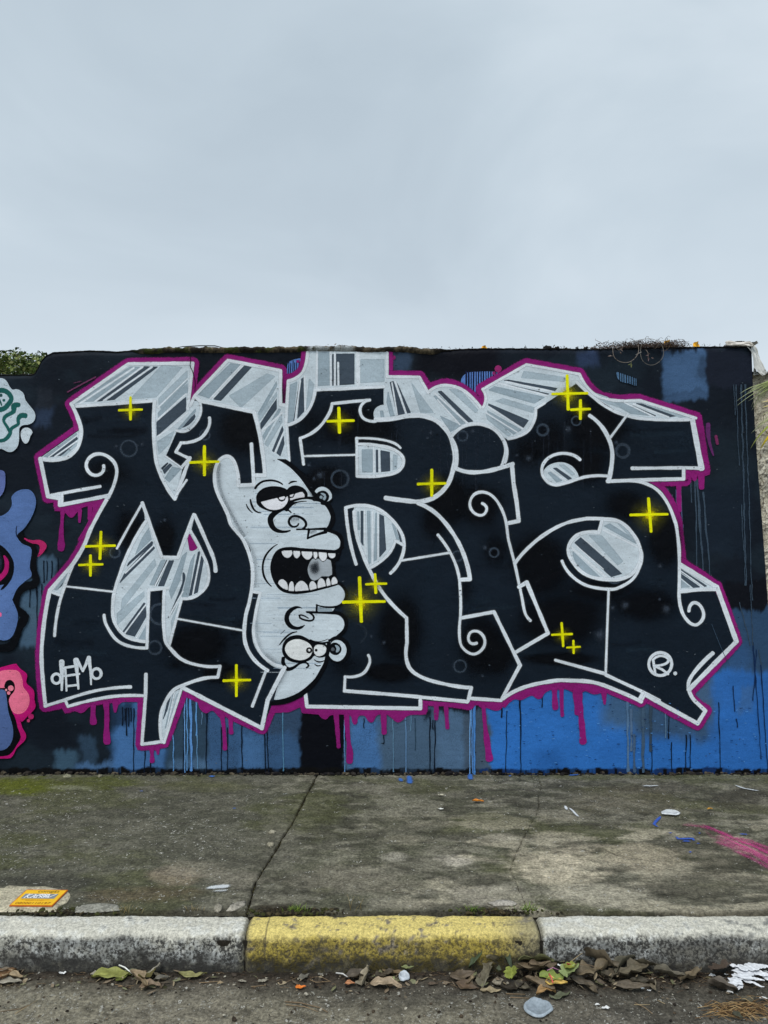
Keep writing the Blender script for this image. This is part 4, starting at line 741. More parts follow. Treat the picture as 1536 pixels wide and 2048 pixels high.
n.poly('L3 -400,1080 -20,1090 50,1082~ 70,1150~ 88,1300~ 138,1480~ 132,1610~ 70,1700~ -20,1718 -400,1720', (84, 108, 160))
for x, y, r, cc_ in [(123,1055,27,(240,128,150)),(100,1107,15,(240,128,150)),(73,1075,8,(240,150,165)),(340,1360,27,(190,40,110)),(313,1405,13,(200,70,120))]: n.disc(x/5.39, 1180+y/5.39, r/5.39, cc_)
# --- hairline crack at the top of the M, chipped flecks of paint
g = coat('wall_crack'); g.line('TL 1452,90,3 1466,160,5~ 1462,200,4~ 1480,240,5~ 1500,320,5~ 1496,400,2', (10, 10, 14), 1.2, feather=0.4)
g = coat('wall_crack'); g.line('BX 1100,-200,3 1180,0,4~ 1240,120,2', (60, 80, 100), 1, feather=0.4)
fl = coat('paint_fleck')
for i in range(420):
    x, y = (R.uniform(1000, 1530), R.uniform(1400, 1540)) if i < 170 else (R.uniform(90, 1500), R.uniform(720, 1540)); L = R.uniform(.8, 5 if i < 170 else 3)
    fl.line(f'G {x:.1f},{y:.1f} {x+L:.1f},{y+R.uniform(-.6,.6):.1f}', R.choice([(26, 70, 130), (90, 150, 215), (20, 40, 80)] if i < 170 and y > 1400 else [(8, 10, 14), (92, 102, 112), (58, 66, 76)]), R.uniform(.6, 1.6), feather=0.4, alpha=.9)
for c in COATS: c.build()
fl.ob['kind'] = 'stuff'

# ------------------------------------------------------------------ ground: road, pavement slabs, kerb
KY, ZR = -1.427, -0.125                      # back edge of the kerb, road level
def mk_ground(name, agg_scale, agg_col, agg_amt, fine=0.3, patch=True):
    m, t, b, out = newmat(name)
    at = N(t, 'ShaderNodeAttribute', attribute_name='col'); P = wpos(t)
    f = noise(t, P, 420, 4, 0.7); g = noise(t, P, 26, 5, 0.65); h = noise(t, P, 95, 4, 0.7)
    c = MIX(t, 1.0, at.outputs['Color'], RAMP(t, f, [(0.3, 1-fine), (0.7, 1+fine)]), 'MULTIPLY')
    c = MIX(t, 1.0, c, RAMP(t, g, [(0.32, 0.68), (0.68, 1.32)]), 'MULTIPLY')
    c = MIX(t, 1.0, c, RAMP(t, h, [(0.34, 0.50), (0.66, 1.50)]), 'MULTIPLY')
    wv = MIX(t, 0.06, P, N(t, 'ShaderNodeTexNoise', {'Vector': P, 'Scale': 60.0}).outputs[1], 'ADD')
    vo = N(t, 'ShaderNodeTexVoronoi', {'Vector': wv, 'Scale': agg_scale, 'Randomness': 1.0})
    vs = N(t, 'ShaderNodeSeparateXYZ', {0: vo.outputs['Color']})
    sz = MATH(t, 'ADD', MATH(t, 'MULTIPLY', vs.outputs[0], 0.30), 0.14)
    inside = MATH(t, 'MULTIPLY', MATH(t, 'SUBTRACT', sz, vo.outputs['Distance']), 14.0, True)
    keep = MATH(t, 'GREATER_THAN', vs.outputs[1], MATH(t, 'SUBTRACT', 1.0, MATH(t, 'MULTIPLY', at.outputs['Alpha'], agg_amt)))
    msk = MATH(t, 'MULTIPLY', MATH(t, 'MULTIPLY', inside, keep), 0.8)
    ac = MIX(t, vs.outputs[2], agg_col, (agg_col[0]*0.45, agg_col[1]*0.45, agg_col[2]*0.42))
    c = MIX(t, msk, c, ac)
    t.links.new(c, b.inputs['Base Color']); b.inputs['Roughness'].default_value = 0.9; b.inputs['Specular IOR Level'].default_value = 0.2
    bump(t, b, [(f, 0.8), (h, 1.6), (g, 2.0), (msk, 0.8)], 0.75, 0.004)
    return m
M_slab = mk_ground('worn_concrete', 75.0, (0.75, 0.73, 0.66), 0.42)
M_road = mk_ground('worn_asphalt', 66.0, (0.60, 0.58, 0.52), 0.62, 0.35)

def inv(X, Yw, z=0.0):                       # photo pixel of a ground point (used only to look up where stains and painted light patches lie)
    d = Yw+DIST; return 768+X*FOC/d, 1024+(EYE-z)*FOC/d
def pave_cols(X, Y):
    px, py = inv(X, Y); c = np.empty(X.shape+(3,)); c[:] = lin((86, 85, 70))
    n1 = fbm(X*2.3, Y*5.0, 41, 5); n2 = fbm(X*6, Y*13, 43, 5); n3 = fbm(X*22, Y*40, 47, 4)
    def mixc(m, rgb): c[:] = c*(1-m[..., None])+np.array(lin(rgb))*m[..., None]
    mixc(sst(0.42, 0.62, n2)*0.7, (112, 108, 95))
    mixc(sst(0.5, 0.66, n1)*0.6, (58, 57, 47)); mixc(sst(0.5, 0.7, fbm(X*11, Y*24, 49, 5))*0.5, (134, 130, 114)); mixc(sst(0.55, 0.7, fbm(X*17, Y*30, 53, 5))*0.55, (52, 50, 42))
    left = 1-sst(520, 640, px+0.6*(py-1550))
    mixc(left*0.55, (82, 81, 70)); mixc(sst(0.5, 0.68, fbm(X*3, Y*7, 59, 5))*0.55, (74, 76, 46))
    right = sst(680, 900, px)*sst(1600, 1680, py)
    lt = sst(0.50, 0.68, fbm(X*6+0.5*n3, Y*14, 51, 5)+0.10*(n3-0.5))  # pale mottling with the look of dappled sunlight, painted into the slab colour
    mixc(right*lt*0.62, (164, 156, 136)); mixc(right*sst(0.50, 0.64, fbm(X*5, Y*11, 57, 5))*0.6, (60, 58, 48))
    def pat(x, y, rx, ry, rgb, k):
        q = ((px-x)/rx)**2+((py-y)/ry)**2; m = (1-sst(0.0, 1.4, q+1.5*(n2-0.5)+1.3*(n3-0.5)))*k; mixc(m, rgb)
    for a in [(1130,1735,110,42,(178,168,146),.9),(1270,1715,95,30,(160,150,130),.75),(905,1720,45,14,(178,170,155),.8),(1000,1675,40,10,(165,158,140),.7),(790,1715,30,10,(160,154,140),.6),(980,1790,90,25,(170,162,146),.5),
              (1200,1790,120,25,(165,158,140),.7),(1320,1640,40,14,(120,116,100),.5),(700,1760,140,30,(120,114,100),.6),(350,1750,55,22,(140,126,108),.55),(390,1735,60,18,(150,142,124),.45),(470,1760,60,20,(128,122,108),.6),
              (40,1572,90,20,(86,92,30),.95),(200,1565,120,14,(78,82,36),.8),(400,1570,120,14,(84,84,54),.5),(140,1575,50,5,(130,130,110),.5),(760,1575,80,10,(120,116,102),.5),(1330,1575,90,12,(60,56,48),.6),(1480,1600,70,25,(66,62,54),.6),
              (560,1680,40,60,(112,108,96),.5),(1240,1600,120,30,(92,86,70),.5),(860,1580,70,12,(74,74,52),.7),(560,1815,60,9,(40,34,24),.9),(950,1816,60,6,(60,56,46),.8),(1400,1770,130,25,(96,92,80),.6),
              (80,1765,160,14,(50,50,44),.6),(300,1790,120,18,(92,80,62),.6),(440,1700,200,40,(78,76,66),.4)]: pat(*a)
    # the edge along the wall and along the kerb is dark and gritty
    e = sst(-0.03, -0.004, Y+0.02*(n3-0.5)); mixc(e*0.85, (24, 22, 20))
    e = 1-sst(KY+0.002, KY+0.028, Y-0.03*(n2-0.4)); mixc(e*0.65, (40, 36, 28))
    # how densely aggregate specks show, most on the left
    ag = 0.25+0.75*left*sst(1570, 1600, py); ag = ag*(0.4+0.6*sst(0.4, 0.6, fbm(X*3, Y*4, 61)))
    return c, np.clip(ag, 0, 1)
J1 = lambda Y: np.interp(Y, [-1.45, -1.184, -0.62, 0.0], [-0.485, -0.488, -0.415, -0.358])
J2 = lambda Y: 0.03*(fbm(Y*5, Y*0, 92)-0.5)+np.interp(Y, [-1.45, -1.1, -0.878, -0.50, -0.2, 0.0], [0.52, 0.50, 0.576, 0.738, 0.80, 0.827])
pav = tag(empty('pavement'), kind='structure')
def slab(lx, rx, gl, gr, nx, kl_, kr_):
    ny = 420; Yv = np.linspace(0.0, KY, ny); uu = np.linspace(0, 1, nx); U, Y = np.meshgrid(uu, Yv)
    L = lx(Y)+gl+(0.010*(fbm(Y*30, Y*0+3, 71)-0.5)+0.006*(fbm(Y*120, Y*0, 73)-0.5) if gl else 0)
    Rr = rx(Y)-gr-(0.010*(fbm(Y*30, Y*0+3, 71)-0.5)*-1+0.006*(fbm(Y*110, Y*0+5, 75)-0.5) if gr else 0)
    X = L+(Rr-L)*U
    Z = 0.010*(fbm(X*3, Y*3, 81)-0.5)+0.005*(fbm(X*16, Y*16, 83)-0.5)+0.003*(fbm(X*60, Y*60, 85)-0.5)
    dl, dr = ((X-L) if gl else X*0+9), ((Rr-X) if gr else X*0+9); d = np.minimum(dl, dr); K = np.where(dl < dr, kl_, kr_); K = K*(0.35+0.65*sst(0.3, 0.6, fbm(X*0, Y*14, 99)))
    Z -= K*(0.014*(1-sst(0, 0.005, d))+0.004*(1-sst(0.0, 0.03, d))*fbm(X*90, Y*90, 87))
    Z -= 0.012*(1-sst(0, 0.012, np.abs(Y-KY)))+0.008*(1-sst(0, 0.02, -Y))
    for (ax, ay), (bx, by), wd, dp in CRK:
        t = np.clip(((X-ax)*(bx-ax)+(Y-ay)*(by-ay))/((bx-ax)**2+(by-ay)**2), 0, 1)
        dd = np.hypot(X-(ax+(bx-ax)*t)+0.02*(fbm(X*25, Y*25, 88)-0.5), Y-(ay+(by-ay)*t)+0.02*(fbm(X*25, Y*25, 89)-0.5)); Z -= dp*(1-sst(0, wd, dd))
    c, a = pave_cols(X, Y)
    dk = (K*(1-sst(0, 0.009, d+0.010*(fbm(X*70, Y*70, 90)-0.5)))*0.6)[..., None]; c[:] = c*(1-dk)+np.array(lin((38, 34, 26)))*dk
    for (ax, ay), (bx, by), wd, dp in CRK:
        t = np.clip(((X-ax)*(bx-ax)+(Y-ay)*(by-ay))/((bx-ax)**2+(by-ay)**2), 0, 1)
        dd = np.hypot(X-(ax+(bx-ax)*t)+0.02*(fbm(X*25, Y*25, 88)-0.5), Y-(ay+(by-ay)*t)+0.02*(fbm(X*25, Y*25, 89)-0.5)); m = ((1-sst(0, wd*1.3, dd))*0.75)[..., None]
        c[:] = c*(1-m)+np.array(lin((30, 28, 24)))*m
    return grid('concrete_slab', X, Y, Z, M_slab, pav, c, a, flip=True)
def slabz(X, Y): return 0.010*(fbm(X*3, Y*3, 81)-0.5)+0.005*(fbm(X*16, Y*16, 83)-0.5)+0.003*(fbm(X*60, Y*60, 85)-0.5)
def crk(pts, wd, dp):
    P = [gp(*p) for p in pts]; return [((a.x, a.y), (b.x, b.y), wd, dp) for a, b in zip(P, P[1:])]
CRK = crk([(1205,1697), (1235,1712), (1330,1728), (1400,1745)], 0.004, 0.004)+crk([(700,1570), (760,1568), (800,1573)], 0.004, 0.003)+crk([(0,1680), (60,1672)], 0.003, 0.002)
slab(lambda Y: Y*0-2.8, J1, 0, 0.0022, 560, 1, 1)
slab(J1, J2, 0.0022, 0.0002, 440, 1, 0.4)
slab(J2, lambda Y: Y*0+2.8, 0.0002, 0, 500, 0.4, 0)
mesh('joint_bed', [(-3, 0.02, -0.017), (3, 0.02, -0.017), (3, KY-0.02, -0.017), (-3, KY-0.02, -0.017)], [(0, 3, 2, 1)], M_rough, pav, [lin((34, 30, 22))]*4)
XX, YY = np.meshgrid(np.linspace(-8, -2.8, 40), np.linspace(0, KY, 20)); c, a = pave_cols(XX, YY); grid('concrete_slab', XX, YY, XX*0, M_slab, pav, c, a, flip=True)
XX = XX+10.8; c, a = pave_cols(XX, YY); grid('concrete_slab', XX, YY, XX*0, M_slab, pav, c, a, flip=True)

# paint spilt on the pavement
spill = []
def sp(name, label=None):
    g = Coat(name, pav, M_mist, label); spill.append(g); return g
def ground_line(g, pts, rgb, w, alpha=0.8, zz=0.0065, feather=0.012):
    pts = [gp(*p) for p in pts]; y = zz; b = len(g.V); col = lin(rgb); LAY[0] += 1
    Q = []
    for p, q in zip(pts, pts[1:]):
        k = max(2, int((q-p).length/0.015)); Q += [p.lerp(q, i/k) for i in range(k)]
    Q.append(pts[-1]); n = len(Q)
    for i, p in enumerate(Q):
        d = (Q[min(i+1, n-1)]-Q[max(i-1, 0)]).normalized(); nr = Vector((-d.y, d.x, 0)); ww = (w*(0.7+0.7*mnoise.noise((p.x*9, p.y*9, 3))+0.3))*min(1, (i+1)/3, (n-i)/3)
        for o, aa in ((-ww-feather, 0), (-ww*0.4, alpha), (ww*0.4, alpha), (ww+feather, 0)):
            q = p+nr*o; g.V.append((q.x, q.y, float(slabz(q.x, q.y))+0.0014+LAY[0]*0.000002)); g.C.append(col); g.A.append(aa if 0 < i < n-1 else 0)
    for i in range(n-1):
        for k in range(3): a0 = b+i*4+k; g.F.append((a0, a0+1, a0+5, a0+4))
g = sp('pink_spray_stain', 'streak of pink spray paint on the concrete')
for k in range(34):
    o = R.uniform(-1, 1); base = [(1366,1650,3), (1405,1656,6), (1432,1671,15), (1470,1688,15), (1505,1703,19), (1550,1725,24)]; s0 = R.choice([0, 1, 2, 2, 3, 3]); s1 = R.choice([s0+2, 6, 6])
    ground_line(g, [(x+R.uniform(-6, 6), y+o*h_+R.uniform(-2, 2)) for x, y, h_ in base][s0:s1], R.choice([(216, 60, 150), (200, 46, 134), (230, 84, 160)]), R.uniform(.002, .009), R.uniform(.16, .50), feather=R.uniform(.008, .02))
g = sp('blue_paint_stain', 'small splatters of blue paint beside the pink streak')
for pts, w in [([(1322,1634), (1312,1644), (1308,1650), (1318,1657)], .005), ([(1335,1667), (1348,1668)], .005), ([(1352,1674), (1356,1680), (1385,1679), (1388,1684)], .009), ([(1362,1684), (1384,1685)], .007), ([(1390,1688), (1402,1690)], .005), ([(1396,1668), (1402,1668)], .004), ([(1376,1705), (1386,1706)], .004), ([(1475,1670), (1500,1672)], .003)]: ground_line(g, pts, (60, 92, 176), w, 0.9, 0.0062, 0.006)
for pts, w in [([(800,1556), (803,1566)], .012), ([(818,1552), (820,1570)], .018), ([(940,1549), (941,1562)], .020), ([(417,1553), (430,1556)], .02), ([(1015,1552), (1025,1553)], .01), ([(1135,1552), (1160,1551)], .008), ([(278,1583), (288,1585)], .006), ([(465,1617), (472,1620)], .006)]: ground_line(g, pts, (62, 104, 172), w, 0.8, 0.0062, 0.008)
g = sp('white_paint_smear', 'white smears of paint on the concrete')
for pts, w, al in [([(1130,1612), (1134,1622)], .007, .9), ([(1138,1616), (1150,1628), (1158,1637)], .004, .95), ([(1468,1571), (1485,1578), (1520,1584)], .006, .95), ([(1282,1573), (1320,1573)], .005, .7), ([(408,1780), (465,1774)], .018, .75), ([(420,1786), (460,1783)], .01, .6), ([(560,1590), (580,1588)], .004, .4)]:
    ground_line(g, pts, (206, 210, 212), w, al, 0.0064, 0.006)
for g in spill: g.build()

# kerb stones
def kerb_profile(n=46):
    pts = [(KY-0.004, -0.10), (KY-0.006, -0.02), (KY-0.010, -0.004), (KY-0.022, 0.0), (KY-0.080, -0.001)]
    for i in range(10):
        a = math.radians(90*i/9); pts.append((KY-0.086-0.036*math.sin(a), -0.038+0.036*math.cos(a)))
    pts += [(KY-0.128, -0.075), (KY-0.134, -0.118), (KY-0.138, -0.150)]
    P = np.array(pts); s = np.r_[0, np.cumsum(np.hypot(*np.diff(P, axis=0).T))]; t = np.linspace(0, s[-1], n)
    return np.interp(t, s, P[:, 0]), np.interp(t, s, P[:, 1])
def mk_kerb():
    m, t, b, out = newmat('kerb_concrete')
    at = N(t, 'ShaderNodeAttribute', attribute_name='col'); P = wpos(t)
    f = noise(t, P, 300, 5, 0.75); g = noise(t, P, 38, 5, 0.7); h = noise(t, P, 110, 4, 0.7)
    c = MIX(t, 1.0, at.outputs['Color'], RAMP(t, f, [(0.3, 0.72), (0.7, 1.25)]), 'MULTIPLY')
    c = MIX(t, 1.0, c, RAMP(t, h, [(0.3, 0.62), (0.68, 1.22)]), 'MULTIPLY')
    dirt = MATH(t, 'MULTIPLY', RAMP(t, MATH(t, 'ADD', MATH(t, 'MULTIPLY', g, 0.45), MATH(t, 'MULTIPLY', h, 0.55)), [(0.45, 1.0), (0.53, 0.0)]), MATH(t, 'SUBTRACT', 1.0, at.outputs['Alpha']))
    c = MIX(t, dirt, c, (0.045, 0.043, 0.040))
    t.links.new(c, b.inputs['Base Color']); b.inputs['Roughness'].default_value = 0.92; b.inputs['Specular IOR Level'].default_value = 0.2
    bump(t, b, [(f, 0.7), (h, 1.6), (g, 2.5)], 0.8, 0.004); return m
M_kerb = mk_kerb()
kerb = tag(empty('kerb'), kind='structure')
def kstone(x0, x1, paint, seed, label):
    n = max(60, int((x1-x0)/0.0045)); y, z = kerb_profile(); U, I = np.meshgrid(np.linspace(0, 1, n), np.arange(len(y)))
    X = x0+(x1-x0)*U; Y = y[I]+0*U; Z = z[I]+0*U
    e = np.minimum(X-x0, x1-X); r = 1-sst(0, 0.014, e+0.010*(fbm(X*30, Z*60, seed)-0.5))
    nrm = np.gradient(np.stack([y, z], 1), axis=0); nrm = np.stack([nrm[:, 1], -nrm[:, 0]], 1); nrm /= np.linalg.norm(nrm, axis=1)[:, None]
    dsp = 0.010*(fbm(X*7, (Y+Z)*14, seed+1)-0.5)+0.006*(fbm(X*30, (Y+Z)*40, seed+2)-0.5)+0.0035*(fbm(X*110, (Y+Z)*130, seed+3)-0.5)-0.011*r**2
    for cx, cz, cr, cd in [(0.62, -0.01, .02, .004), (0.2, 0, .03, .004), (0.4, -0.06, .016, .004), (0.8, -0.05, .02, .005), (0.93, -0.03, .03, .006)]:
        q = np.hypot(X-(x0+(x1-x0)*cx), (Z-cz)*1.0); dsp -= cd*(1-sst(cr*0.5, cr, q))*(Y < KY-0.05)
    Y = Y-nrm[I, 0]*-dsp; Z = Z+nrm[I, 1]*dsp
    c = np.empty(X.shape+(3,)); A = np.zeros(X.shape)
    n1 = fbm(X*9, (Y+Z)*16, seed+5); n2 = fbm(X*40, (Y+Z)*50, seed+6); n3 = fbm(X*120, (Y+Z)*120, seed+8)
    def mixc(m, rgb): c[:] = c*(1-m[..., None])+np.array(lin(rgb))*m[..., None]
    z0 = z[I]+0.030*(fbm(X*8, Z*10, seed+11)-0.5)+0.016*(n2-0.5); y0 = y[I]; zz_ = z[I]; st_k = fbm(X*2.6, zz_*9, seed+13, 5)
    if paint:
        c[:] = lin((164, 146, 70)); mixc(sst(0.35, 0.7, n1)*0.5, (136, 122, 72))
        top = sst(-0.035, -0.012, z0); mixc(top*0.85, (226, 206, 128))  # top painted paler: light from above put into the yellow
        mixc(sst(0.57, 0.66, 0.6*n2+0.4*n1)*0.85, (132, 124, 116)); mixc(sst(0.62, 0.67, n3*0.5+n2*0.5)*0.7, (100, 92, 84))
        en = sst(0.25, 0.02, np.abs(x1-X)) if False else 1-sst(0.0, 0.16, x1-X+0.12*(n1-0.5)); mixc(en*0.75, (138, 132, 112))
        mixc((1-sst(0.0, 0.004, np.abs(X-x0-0.068+0.006*(n1-0.5))))*0.8, (78, 72, 64)); A[:] = 0.30+0.6*top
    else:
        c[:] = lin((160, 158, 148)); mixc(sst(0.4, 0.65, n1)*0.5, (130, 130, 124))
        top = sst(-0.030, -0.008, z0); mixc(top*0.85, (212, 208, 194)); mixc(sst(0.55, 0.65, n2)*0.5, (218, 218, 212))  # paler top carries the overhead light in its colour
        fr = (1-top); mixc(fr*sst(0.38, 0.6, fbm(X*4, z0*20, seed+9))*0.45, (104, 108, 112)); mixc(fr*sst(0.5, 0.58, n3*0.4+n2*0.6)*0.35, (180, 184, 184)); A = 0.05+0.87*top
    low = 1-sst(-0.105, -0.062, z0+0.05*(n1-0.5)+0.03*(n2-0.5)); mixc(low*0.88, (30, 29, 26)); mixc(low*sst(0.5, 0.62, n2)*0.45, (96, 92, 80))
    mixc((1-sst(-0.05, -0.01, zz_))*sst(0.52, 0.66, st_k)*0.6, (70, 66, 58)); mixc(sst(0.60, 0.68, 0.5*n2+0.5*st_k)*0.7, (88, 82, 72) if paint else (84, 84, 80))
    mixc((1-sst(0.0, 0.02, np.minimum(X-x0, x1-X)+0.03*(n2-0.5)))*0.5, (150, 144, 118))
    mixc(r*0.6, (66, 62, 52))
    bk = sst(KY-0.012, KY-0.003, y0+0.01*(n1-0.5)); mixc(bk*0.6, (50, 46, 36))
    return tag(grid('kerb_stone', X, Y, Z, M_kerb, kerb, c, A if isinstance(A, np.ndarray) else np.full(X.shape, A), flip=True), label)
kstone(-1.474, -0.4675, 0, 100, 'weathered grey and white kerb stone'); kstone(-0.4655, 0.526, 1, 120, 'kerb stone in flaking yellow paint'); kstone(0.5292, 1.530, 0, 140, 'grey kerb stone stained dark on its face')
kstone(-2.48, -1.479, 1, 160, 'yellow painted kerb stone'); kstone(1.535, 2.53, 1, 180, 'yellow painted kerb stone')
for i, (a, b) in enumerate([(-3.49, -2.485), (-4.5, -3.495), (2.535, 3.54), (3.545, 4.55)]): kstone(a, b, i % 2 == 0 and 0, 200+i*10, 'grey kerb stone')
mesh('kerb_bed', [(-8, KY-0.004, -0.03), (8, KY-0.004, -0.03), (8, KY-0.118, -0.03), (-8, KY-0.118, -0.03), (8, KY-0.118, -0.2), (-8, KY-0.118, -0.2)], [(0, 3, 2, 1), (3, 5, 4, 2)], M_rough, kerb, [lin((36, 32, 26))]*6)

# road
def road_cols(X, Y):
    px, py = inv(X, Y, ZR); c = np.empty(X.shape+(3,)); c[:] = lin((76, 72, 64))
    n1 = fbm(X*3, Y*5, 301, 5); n2 = fbm(X*12, Y*16, 303, 5); n3 = fbm(X*40, Y*50, 305)
    def mixc(m, rgb): c[:] = c*(1-m[..., None])+np.array(lin(rgb))*m[..., None]
    lt = sst(1968, 2040, py+(768-px)*0.055+50*(n2-0.5)+30*(n1-0.5)); mixc(lt*0.75*sst(1500, 900, px) if False else lt*0.8*(1-sst(900, 1300, px)), (126, 120, 104))
    mixc(sst(1990, 2048, py+40*(n2-0.5))*0.5*sst(900, 1300, px), (96, 92, 84))
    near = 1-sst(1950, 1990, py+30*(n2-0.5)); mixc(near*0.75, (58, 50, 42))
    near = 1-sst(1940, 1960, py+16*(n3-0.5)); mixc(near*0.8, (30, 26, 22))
    mixc(sst(0.56, 0.68, n2)*0.5, (62, 58, 50)); mixc(sst(0.6, 0.7, n1)*0.4, (112, 106, 94))
    mixc((1-sst(0.002, 0.008, np.abs(n1-0.55)))*lt*0.6, (50, 46, 40))
    return c, np.clip(0.25+0.6*sst(1965, 2000, py)+0.2*lt, 0, 1)
XX, YY = np.meshgrid(np.linspace(-2.3, 2.3, 760), np.linspace(-1.53, -2.6, 300))
ZZ = ZR+0.012*(fbm(XX*4, YY*4, 311)-0.5)+0.006*(fbm(XX*22, YY*22, 313)-0.5)+0.005*(fbm(XX*90, YY*90, 315)-0.5)
c, a = road_cols(XX, YY)
E = np.maximum(sst(2.2, 2.3, np.abs(XX)), sst(-2.5, -2.6, YY)); ZZ = ZZ*(1-E)+ZR*E
road = tag(empty('road'), kind='structure')
grid('asphalt_surface', XX, YY, ZZ, M_road, road, c, a, flip=True)
mesh('asphalt_surround', [(-40, -12, ZR-0.004), (40, -12, ZR-0.004), (40, -2.55, ZR-0.004), (-40, -2.55, ZR-0.004), (-40, -1.5, ZR-0.004), (-2.28, -1.5, ZR-0.004), (-2.28, -2.55, ZR-0.004), (2.28, -2.55, ZR-0.004), (2.28, -1.5, ZR-0.004), (40, -1.5, ZR-0.004)],
     [(0, 1, 2, 7, 6, 3), (3, 6, 5, 4), (7, 2, 9, 8)], M_road, road, [lin((96, 92, 82))]*10)
tag(mesh('ground', [(-600, -600, -0.20), (600, -600, -0.20), (600, 600, -0.20), (-600, 600, -0.20)], [(0, 1, 2, 3)], M_rough, None, [lin((78, 80, 58))]*4), kind='structure')

# ------------------------------------------------------------------ the pale wall beyond the right end
RW = tag(empty('stucco_wall'), 'pale stained rough stucco wall beyond the end of the graffiti wall', 'wall', None, 'thing')
ux = np.linspace(1480, 3000, 420); vv = np.linspace(0, 1, 330); U, Vv = np.meshgrid(ux, vv)
PYr = 1560+(745-1560)*Vv; Xr = wx(U); Zr = wz(PYr)
n1 = fbm(U/40, PYr/60, 401, 5); n2 = fbm(U/9, PYr/12, 403, 5); n3 = fbm(U/3, PYr/3, 405, 3)
cr = np.empty(U.shape+(3,)); cr[:] = lin((188, 181, 162))
m = (sst(0.50, 0.62, n2)*0.7)[..., None]; cr[:] = cr*(1-m)+np.array(lin((226, 220, 204)))*m
m = (sst(0.55, 0.66, 0.5*n2+0.5*n3)*0.8)[..., None]; cr[:] = cr*(1-m)+np.array(lin((60, 54, 44)))*m
m = ((1-sst(740, 880, PYr+120*(n1-0.5)))*0.45)[..., None]; cr[:] = cr*(1-m)+np.array(lin((74, 68, 58)))*m
m = (sst(0.6, 0.7, n1)*0.6)[..., None]; cr[:] = cr*(1-m)+np.array(lin((50, 46, 40)))*m
grid('stucco_face', Xr, 0.045-0.016*(n2-0.5)-0.008*(n3-0.5), Zr, M_rough, RW, cr)
mesh('wall_body', [(wx(1480), 0.055, -0.2), (wx(3000), 0.055, -0.2), (wx(3000), 0.2, -0.2), (wx(1480), 0.2, -0.2), (wx(1480), 0.055, wz(746)), (wx(3000), 0.055, wz(746)), (wx(3000), 0.2, wz(746)), (wx(1480), 0.2, wz(746))],
     [(4, 5, 6, 7), (1, 2, 6, 5), (2, 3, 7, 6), (0, 4, 7, 3)], M_rough, RW, [lin((110, 106, 94))]*8)
nx = 200; xs = np.linspace(wx(1500), wx(3000), nx); U, Pf = np.meshgrid(xs, np.linspace(0, 1, 12)); an = Pf*math.pi
l = 0.01*(fbm(U*20, Pf*6, 411)-0.5); grid('cap', U, 0.128-0.105*np.cos(an)+l, wz(745)+0.022*np.sin(an)+l+0.012*(U-wx(1500))*0, M_rough, RW, np.tile(np.array(lin((58, 64, 62))), U.shape+(1,)))

# torn tarpaulin over the wall's end
def sheetmesh(name, path, width_a, width_b, mat, col, fold, seed, parent=None):
    P = [Vector(p) for p in path]; n = 60; Q = []
    s = [0]
    for a, b in zip(P, P[1:]): s.append(s[-1]+(b-a).length)
    for i in range(n):
        t = s[-1]*i/(n-1); k = max(j for j in range(len(P)-1) if s[j] <= t+1e-9); f = (t-s[k])/(s[k+1]-s[k]); Q.append(P[k].lerp(P[k+1], f))
    m = 26; X = np.zeros((n, m)); Y = X.copy(); Z = X.copy(); C = np.zeros((n, m, 3))
    for i, p in enumerate(Q):
        f = i/(n-1); w = width_a+(width_b-width_a)*f
        for j in range(m):
            g = j/(m-1)-0.5; fo = fold*(mnoise.noise((f*5+seed, g*7, seed))+0.6*mnoise.noise((f*14, g*16+seed, 2)))
            X[i, j] = p.x+fo*0.7+0.10*g*w*math.sin(f*2); Y[i, j] = p.y+g*w; Z[i, j] = p.z+fo+0.004*mnoise.noise((f*30, g*20, seed))
            C[i, j] = np.array(lin(col))*(0.85+0.3*mnoise.noise((f*9, g*9, seed+4)))
    return grid(name, X, Y, Z, mat, parent, C)
q = lambda px, py, y: at(px, py, y)
TP = tag(empty('torn_tarpaulin'), 'torn grey-white plastic sheet folded over the end of the graffiti wall', 'tarpaulin')
sheetmesh('top_fold', [q(1452,690,.09), q(1466,689,.09), q(1484,689,.09), q(1502,689,.09), q(1506,693,.09)], 0.17, 0.17, M_plain, (198, 192, 184), 0.006, 1.3, TP)
M_tarp = M_plain
def ribbon(name, L, Rt, col, seed, parent):
    n = 40; L = [Vector(p) for p in L]; Rt = [Vector(p) for p in Rt]
    def at(P, t):
        t *= len(P)-1; k = min(int(t), len(P)-2); return P[k].lerp(P[k+1], t-k)
    m = 14; X = np.zeros((n, m)); Y = X.copy(); Z = X.copy(); C = np.zeros((n, m, 3))
    for i in range(n):
        a, b = at(L, i/(n-1)), at(Rt, i/(n-1))
        for j in range(m):
            p = a.lerp(b, j/(m-1)); fo = 0.008*mnoise.noise((i*0.09, j*0.35, seed))+0.002*mnoise.noise((i*0.3, j*0.5, seed+3))
            X[i, j] = p.x+fo*0.5; Y[i, j] = p.y+fo*1.6; Z[i, j] = p.z; C[i, j] = np.array(lin(col))*(0.95+0.2*mnoise.noise((i*0.12, j*0.4, seed+1)))
    return grid(name, X, Y, Z, M_tarp, parent, C)
ribbon('top_edge', [q(1450,683.5,-.004), q(1460,681,-.004), q(1480,684,-.004), q(1500,683,-.004), q(1508,689,-.004)], [q(1452,690,-.02), q(1466,691,-.02), q(1484,691,-.022), q(1498,691.5,-.022), q(1504,694,-.02)], (206, 200, 192), 9.1, TP)
